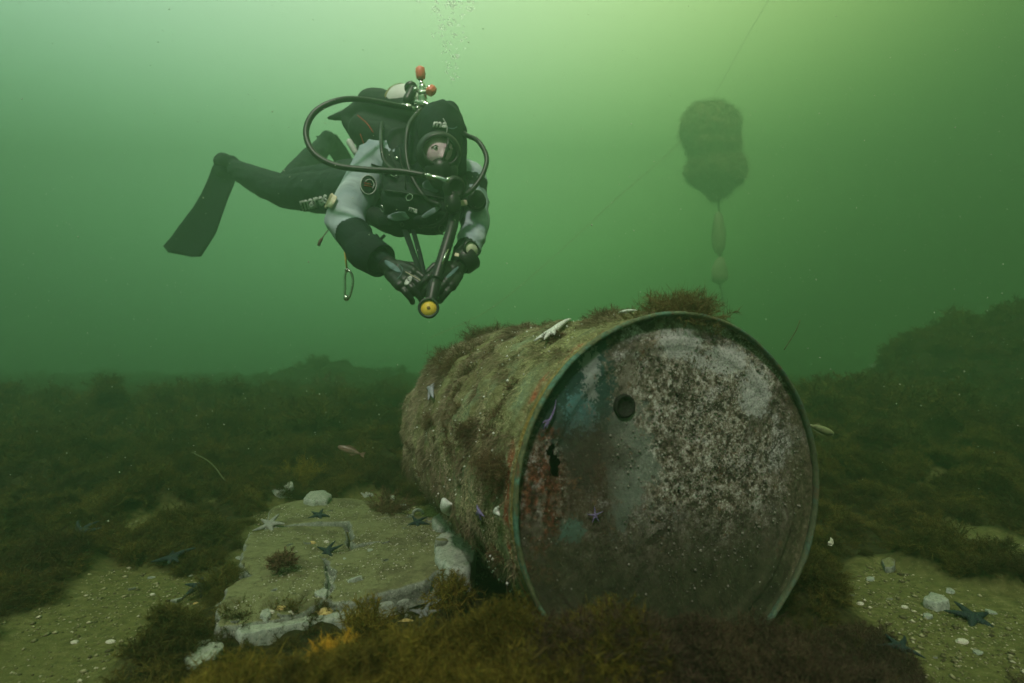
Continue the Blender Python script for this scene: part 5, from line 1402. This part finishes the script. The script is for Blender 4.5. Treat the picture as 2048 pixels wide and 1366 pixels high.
bed_star(160, 1108, .06, 76, S_BLUE, 'dim grey starfish in the algae above the left sand patch', 0, tilt=(0, -.8, 1), up=.05)
bed_star(1945, 1240, .012, 100, S_BLUE, 'large dark blue starfish on the right sand patch', 10, wid=.2)
bed_star(1800, 1325, .02, 84, S_BLUE, 'dark starfish half under algae at the bottom right', 35, wid=.17, up=.022)
bed_star(60, 1400, .03, 80, S_GREY, 'grey starfish cut by the lower left corner', 50) if False else None

# loose grit and shell hash
def grit():
    rs = np.random.default_rng(77); n = 130000
    X = rs.uniform(-1.9, 2.3, n); Y = rs.uniform(.45, 2.3, n); k = sand_mask(X, Y)
    pebbly = fbm(np.stack([X, Y], -1), 5, 3, 83)
    k &= rs.uniform(-.5, .5, n) < pebbly + np.where(X > 0, .18, -.02); X, Y = X[k], Y[k]; n = len(X)
    Z = ground_h(X, Y); r = rs.uniform(.0008, .0030, n) * np.where(rs.uniform(size=n) < .06, 2.4, 1)
    base = np.array([[1, 0, 0], [.3, .9, 0], [-.8, .5, .1], [-.7, -.6, 0], [.4, -.9, .1], [.1, .1, .6], [0, 0, -.4]])
    q = rs.uniform(0, 6.283, n); c, s = np.cos(q), np.sin(q)
    sc = rs.uniform(.6, 1.3, (n, 1, 3)) * r[:, None, None]
    B = base[None] * sc; Bx = B[..., 0] * c[:, None] - B[..., 1] * s[:, None]; By = B[..., 0] * s[:, None] + B[..., 1] * c[:, None]
    V = np.stack([Bx + X[:, None], By + Y[:, None], B[..., 2] + Z[:, None] + r[:, None] * .2], -1).reshape(-1, 3)
    f = np.array([[0, 1, 5], [1, 2, 5], [2, 3, 5], [3, 4, 5], [4, 0, 5], [1, 0, 6], [2, 1, 6], [3, 2, 6], [4, 3, 6], [0, 4, 6]])
    F = (np.arange(n)[:, None, None] * 7 + f[None]).reshape(-1, 3)
    t = NT('shell_grit'); ri = t.geo.outputs['Random Per Island']
    col = t.ramp(ri, [(0, (.06, .05, .025)), (.35, (.15, .14, .07)), (.6, (.24, .23, .12)), (.85, (.36, .34, .20)), (1, (.60, .56, .42))])
    o = new_mesh('shell_grit', V, F, t.done(col, .85, 0, .15), None, False); tag(o, 'loose pebbles and shell grit strewn over the sand patches', 'gravel', kind='stuff')
grit()

# ------------------------------------------------------------ larger algae plants in the foreground and on the slabs
M_FG = algae_mat('foreground_algae', (.20, .15, .025), (.085, .065, .015), (.34, .26, .045), .35)
M_DK = algae_mat('purple_brown_algae', (.060, .042, .030), (.075, .048, .032), (.11, .075, .04), .2)
def bed_tuft(x, y, z0, wpx, seed, label, mat, hg=1.0, n_br=70, per=50, width=.0009, name='algae_tuft', cat='algae'):
    c = gpt(x, y, z0); c.z = max(z0, gh(c.x, c.y))
    return place_tuft(c, (0, -.1, 1), wpx / 2 / FPX * c.y, seed, label, mat, 'algae tufts on the bed and slabs', n_br, per, width, hg, 0, cat, name)
for k, (x, y, z, w, lab, m, hg) in enumerate([
        (735, 1262, .02, 120, 'tall brown algae tuft standing in front of the nearest slab', M_FG, 1.2),
        (565, 1125, .06, 62, 'small dark red brown tuft in the crack of the slabs', M_ALGAE_RED, .9),
        (905, 1195, .03, 110, 'brown algae tuft at the right end of the nearest slab', M_FG, 1.0),
        (780, 1020, .04, 90, 'dark algae tuft between the yellow shells and the drum', M_ALGAE_RED, .9),
        (600, 970, .03, 120, 'yellow brown algae bush behind the oval pale stone', M_FG, .9),
        (710, 960, .03, 150, 'dark olive algae bush beside the far end of the drum', M_ALGAE, .8)]):
    bed_tuft(x, y, z, w, 300 + k, lab, m, hg)
M_ORANGE = algae_mat('orange_algae', (.55, .30, .03), (.40, .20, .02), (.68, .42, .05), .35)
bed_tuft(668, 1310, .115, 112, 340, 'orange yellow algae patch low in the left foreground', M_ORANGE, .45, 80, 60, .0006)
bed_tuft(480, 1352, .09, 44, 341, 'small orange algae scrap at the bottom edge', M_ORANGE, .6, 36, 30, .0007)
bed_tuft(955, 1285, .150, 36, 342, 'small yellow algae scrap in the foreground in front of the drum', M_ORANGE, .3, 16, 20, .0006)
bed_tuft(585, 915, .10, 60, 343, 'yellowish kelp scrap in the dark algae left of the drum', M_ORANGE, .7, 10, 10, .002) if False else None

def foreground():
    rs = np.random.default_rng(15)
    v1 = tuft_variants(M_FG, 4, 400, n_br=46, per=62, rad=.046, hgt=.052, width=.00055, fil=.014, wild=.8)
    v2 = tuft_variants(M_DK, 4, 420, n_br=46, per=62, rad=.046, hgt=.052, width=.00055, fil=.014, wild=.8)
    for nm, vs, xr, cnt, lab in (('foreground_algae', v1, (-.70, .14), 2300, 'yellow brown bushy algae filling the foreground left of centre'), ('purple_algae', v2, (.02, .85), 2100, 'dark purple brown algae banked against the foot of the drum')):
        X = rs.uniform(*xr, cnt); Y = rs.uniform(.40, .98, cnt)
        s, a = drum_local(X, Y); k = ~((np.abs(s) < .27) & (a > -.035))
        k &= ~sand_mask(X, Y) & (np.hypot(X, Y) > .52)
        top = .74 + .20 * np.clip((X + .1) / .3, 0, 1)
        k &= Y < top + .25 * (X > .35)
        X, Y = X[k], Y[k]; wh = np.maximum(weed_h(X, Y) - .01, 0) * 1.5; Z = ground_h(X, Y) + wh
        N = surf_n(X, Y, lambda x, y: ground_h(x, y) + 1.5 * weed_h(x, y)); sc = rs.uniform(.55, 1.25, len(X)) * (.75 + 4 * np.clip(wh, 0, .1))
        o = scatter(nm, np.stack([X, Y, Z], -1), N, np.stack([sc, sc, sc * rs.uniform(.8, 1.15, len(X))], -1), vs, seed=6)
        tag(o, lab, 'algae', kind='stuff')
foreground()

def slab_fuzz():
    rs = np.random.default_rng(31); n = 46000
    poly = gp([(428, 1246), (470, 1090), (535, 1005), (700, 990), (830, 1015), (945, 1062), (950, 1150), (850, 1175), (600, 1232)], .05)
    X = rs.uniform(-.75, .05, n); Y = rs.uniform(.9, 2.0, n); Q = np.stack([X, Y], -1)
    k = in_poly(X, Y, poly) & (rs.uniform(-.3, .8, n) < fbm(Q, 11, 4, 37, .6) * 1.5); X, Y = X[k], Y[k]
    dg = bpy.context.evaluated_depsgraph_get(); bv = []
    for o in COL.objects:
        if o.name.startswith('stone_slab'):
            mw = Matrix.Translation(o.location); bv.append(BVHTree.FromPolygons([mw @ v.co for v in o.data.vertices], [p.vertices[:] for p in o.data.polygons]) )
    bv = [b for b in bv if b]; P = []
    for x, y in zip(X, Y):
        z = max([h[0].z for b in bv for h in [b.ray_cast(Vector((x, y, .4)), Vector((0, 0, -1)))] if h[0] is not None] or [gh(x, y)]); P.append((x, y, z))
    P = np.array(P); n = len(P); D = rs.normal(size=(n, 3)) * .6 + np.array([0, 0, .7]); D /= np.linalg.norm(D, axis=1)[:, None]
    V, F = strips(P, D, rs.uniform(.002, .0075, n), rs.uniform(.0002, .0005, n), rs.normal(size=(n, 3)) * .3, rs)
    o = new_mesh('slab_fuzz', V, F, M_ALGAE, None, False); tag(o, 'short olive algae fuzz growing in patches over the flat slabs', 'algae', kind='stuff')
    n = 1500; k = rs.integers(0, len(P), n); c = P[k]; r = rs.uniform(.0006, .0026, n)
    oc = np.array([[1, 0, 0], [-1, 0, 0], [0, 1, 0], [0, -1, 0], [0, 0, .6], [0, 0, -.6]])
    V = (oc[None] * r[:, None, None] * rs.uniform(.5, 1.5, (n, 6, 1)) + c[:, None]).reshape(-1, 3)
    f = np.array([[0, 2, 4], [2, 1, 4], [1, 3, 4], [3, 0, 4], [2, 0, 5], [1, 2, 5], [3, 1, 5], [0, 3, 5]]); F = (np.arange(n)[:, None, None] * 6 + f[None]).reshape(-1, 3)
    o = new_mesh('slab_debris', V, F, M_SHELL, None, False); tag(o, 'white shell crumbs lying on the flat slabs', 'gravel', kind='stuff')
slab_fuzz()

# ------------------------------------------------------------ mid-water things
BD = 11.0
M_BUOY = algae_mat('buoy_growth', (.30, .30, .14), (.34, .30, .16), (.40, .37, .18), .1)
def growth_ball(name, cs, seed, mat, parent):
    mb = MB()
    for c, rx, ry, rz in cs: mb.ball(c, rx, ry, rz, None, 24)
    o = mb.remeshed(name, mat, parent, voxel=.022, smooth_it=3, disp=lambda V: .15 * np.abs(fbm(V, 2.6, 4, seed)) - .015 + .03 * fbm(V, 14, 3, seed + 1))
    n = len(o.data.polygons); C = np.empty(n * 3, np.float32); o.data.polygons.foreach_get('center', C); C = C.reshape(-1, 3)
    N = np.empty(n * 3, np.float32); o.data.polygons.foreach_get('normal', N); N = N.reshape(-1, 3)
    rs = np.random.default_rng(seed); idx = rs.integers(0, n, 14000)
    D = N[idx] + rs.normal(size=(len(idx), 3)) * .6 + np.array([0, 0, -.3]); D /= np.linalg.norm(D, axis=1)[:, None]
    V, F = strips(C[idx], D, rs.uniform(.03, .11, len(idx)), rs.uniform(.002, .006, len(idx)), rs.normal(size=(len(idx), 3)) * .2, rs)
    f = new_mesh('fringe', V, F, mat, parent, False); tag(f, kind='stuff'); return o
bl = at(1440, 620, BD); buoy = empty('overgrown_buoy', at(1430, 395, BD))
tag(buoy, 'dark overgrown buoy, two fused balls of growth floating in the water behind the drum', 'buoy')
B0 = Vector(buoy.location); bp = lambda x, y: at(x, y, BD) - B0
def pr(p): return p / FPX * BD
growth_ball('upper_float', [(bp(1420, 258), pr(56), .45, pr(50)), (bp(1426, 290), pr(52), .42, pr(32))], 3, M_BUOY, buoy)
growth_ball('lower_float', [(bp(1431, 338), pr(56), .42, pr(38)), (bp(1434, 370), pr(30), .2, pr(26))], 4, M_BUOY, buoy)
M_ROPE = plain('mooring_rope_fibre', (.07, .065, .04), .8, 0, .4, 60, .4)
r1 = [at(1437, 385, BD), at(1438, 410, BD), at(1437, 440, BD), at(1440, 500, BD), at(1439, 560, BD), at(1447, 620, BD)]
g = at(1450, 640, BD); g.z = gh(g.x, g.y) + .02; r1.append(Vector((g.x, g.y, g.z)))
o = MB().tube(catmull(r1, 8), .020, 8).build('mooring_rope', M_ROPE); recentre(o); tag(o, 'dark rope running from the overgrown buoy down to the seabed', 'rope')
M_BAG = plain('pale_plastic_bag', (.36, .46, .22), .5, 0, .15, 5, .3)
def bag(prof, label, seed):
    mb = MB(); ax = [at(x, y, BD) for x, y, w in prof]; n = 16
    V = []; 
    for (x, y, w), p in zip(prof, ax):
        for k in range(n):
            q = 2 * math.pi * k / n; V.append(p + Vector((math.cos(q) * pr(w) / 2, math.sin(q) * pr(w) * .4, 0)) * (1 + .12 * math.sin(3 * q + seed + p.z * 6)))
    F = [(i * n + k, i * n + (k + 1) % n, (i + 1) * n + (k + 1) % n, (i + 1) * n + k) for i in range(len(prof) - 1) for k in range(n)]
    F += [tuple(range(n - 1, -1, -1)), tuple((len(prof) - 1) * n + k for k in range(n))]
    o = new_mesh('plastic_float', V, F, M_BAG); recentre(o); tag(o, label, 'float')
bag([(1436, 424, 5), (1436, 430, 16), (1436, 445, 22), (1438, 470, 28), (1439, 492, 26), (1438, 505, 15), (1440, 512, 6)], 'long pale float tied on the rope just below the overgrown buoy', 1)
bag([(1440, 514, 6), (1441, 520, 18), (1438, 535, 28), (1438, 552, 33), (1437, 562, 30), (1438, 568, 10)], 'short pale float on the rope, lower of the two', 2)
L1 = catmull([at(1560, -40, 7.2), at(1490, 80, 7.15), at(1425, 196, 7.1)] + [at(1360, 284, 7.0), at(1230, 400, 6.6), at(1100, 520, 6.2), at(980, 618, 5.8), at(860, 676, 5.5)], 8)
o = MB().tube(L1, .0034, 6).build('guide_line', plain('pale_line_fibre', (.30, .32, .18), .8)); recentre(o); tag(o, 'thin guide line slanting down from the surface past the buoy', 'line')
c = at(665, 706, 5.2); c.z = gh(c.x, c.y)
place_tuft(c, (0, 0, 1), .20, 501, 'lone dark algae bush standing out of the haze behind the diver', M_ALGAE_RED, None, 60, 40, .006, 1.7)
# stems poking out of the algae
for k, (p0, p1, lab, r) in enumerate([((385, 905), (450, 962), 'thin dead stem lying over dark algae left of the slabs', .0022), ((1568, 700), (1600, 640), 'fine upright weed stem right of the drum rim', .0012)]):
    d = 2.0 if k == 0 else 1.5
    a, b = at(*p0, d), at(*p1, d - (.15 if k == 0 else 0)); 
    o = MB().tube(catmull([a, (a + b) / 2 + Vector((.01, 0, .01)), b], 6), r, 6).build('weed_stem', plain('dead_stem', (.085, .09, .035), .8)); recentre(o); tag(o, lab, 'stem')

# fish
def fish(px_, py_, d, wpx, ang, label, col):
    L = wpx / FPX * d; root = empty('fish', at(px_, py_, d), (0, R(ang), 0)); tag(root, label, 'fish', 'small fish near the drum')
    t = NT('fish_skin'); x, y, z = t.xyz(); n = t.noise(90, 3, .6)
    c = t.mix(t.mr(z, -.12 * L, .10 * L), tuple(min(1, q * 1.9) for q in col), col); c = t.mix(t.mr(n, .55, .62, 0, .6), c, tuple(q * .4 for q in col)); m = t.done(c, .35, 0, .5)
    V, n = [], 16; prof = [(-.5, .004), (-.47, .05), (-.40, .085), (-.28, .115), (-.12, .125), (.05, .11), (.2, .08), (.33, .045), (.42, .03)]
    for h, r in prof:
        for k in range(n):
            q = 2 * math.pi * k / n; V.append((h * L, math.cos(q) * r * L * .62, math.sin(q) * r * L))
    F = [(i * n + k, (i + 1) * n + k, (i + 1) * n + (k + 1) % n, i * n + (k + 1) % n) for i in range(len(prof) - 1) for k in range(n)] + [tuple(range(n)), tuple((len(prof) - 1) * n + k for k in range(n - 1, -1, -1))]
    new_mesh('body', V, F, m, root)
    def finm(nm, P):
        V = [(x * L, .003 * L, z * L) for x, z in P] + [(x * L, -.003 * L, z * L) for x, z in P]; k = len(P)
        new_mesh(nm, V, [tuple(range(k)), tuple(range(2 * k - 1, k - 1, -1))] + [(i, (i + 1) % k, (i + 1) % k + k, i + k)[::-1] for i in range(k)], m, root, False)
    finm('tail', [(.40, .0), (.46, .07), (.60, .12), (.56, 0), (.60, -.11), (.46, -.06)]); finm('dorsal_fin', [(-.22, .10), (-.12, .19), (.08, .16), (.26, .10), (.2, .06), (0, .09)]); finm('anal_fin', [(.0, -.10), (.1, -.16), (.25, -.09), (.2, -.06)])
    for s in (-1, 1): MB().ball((-.40 * L, s * .048 * L, .025 * L), .018 * L, None, None, None, 10).build('eye', M_EYE, root)
fish(700, 901, 2.0, 52, 18, 'small pinkish brown fish swimming in front of dark algae left of the drum', (.17, .10, .08))
fish(1641, 858, 1.45, 58, 200, 'small olive fish peeking out behind the right rim of the drum', (.13, .14, .07))

# drifting specks
rs = np.random.default_rng(99); n = 6000
Y = rs.uniform(.9, 5.5, n); X = rs.uniform(-1, 1, n) * Y * 1.05; Z = rs.uniform(.15, 3.6, n); r = rs.uniform(.0006, .0018, n) * (.7 + Y * .3)
oc = np.array([[1, 0, 0], [-1, 0, 0], [0, 1, 0], [0, -1, 0], [0, 0, 1], [0, 0, -1]]) * 1.0
V = (oc[None] * r[:, None, None] * rs.uniform(.5, 1.4, (n, 6, 1)) + np.stack([X, Y, Z], -1)[:, None]).reshape(-1, 3)
f = np.array([[0, 2, 4], [2, 1, 4], [1, 3, 4], [3, 0, 4], [2, 0, 5], [1, 2, 5], [3, 1, 5], [0, 3, 5]])
F = (np.arange(n)[:, None, None] * 6 + f[None]).reshape(-1, 3)
o = new_mesh('drifting_specks', V, F, plain('marine_snow', (.55, .60, .48), .8, 0, .2, 30, 0), None, False)
tag(o, 'tiny pale specks drifting everywhere in the water', 'particles', kind='stuff')
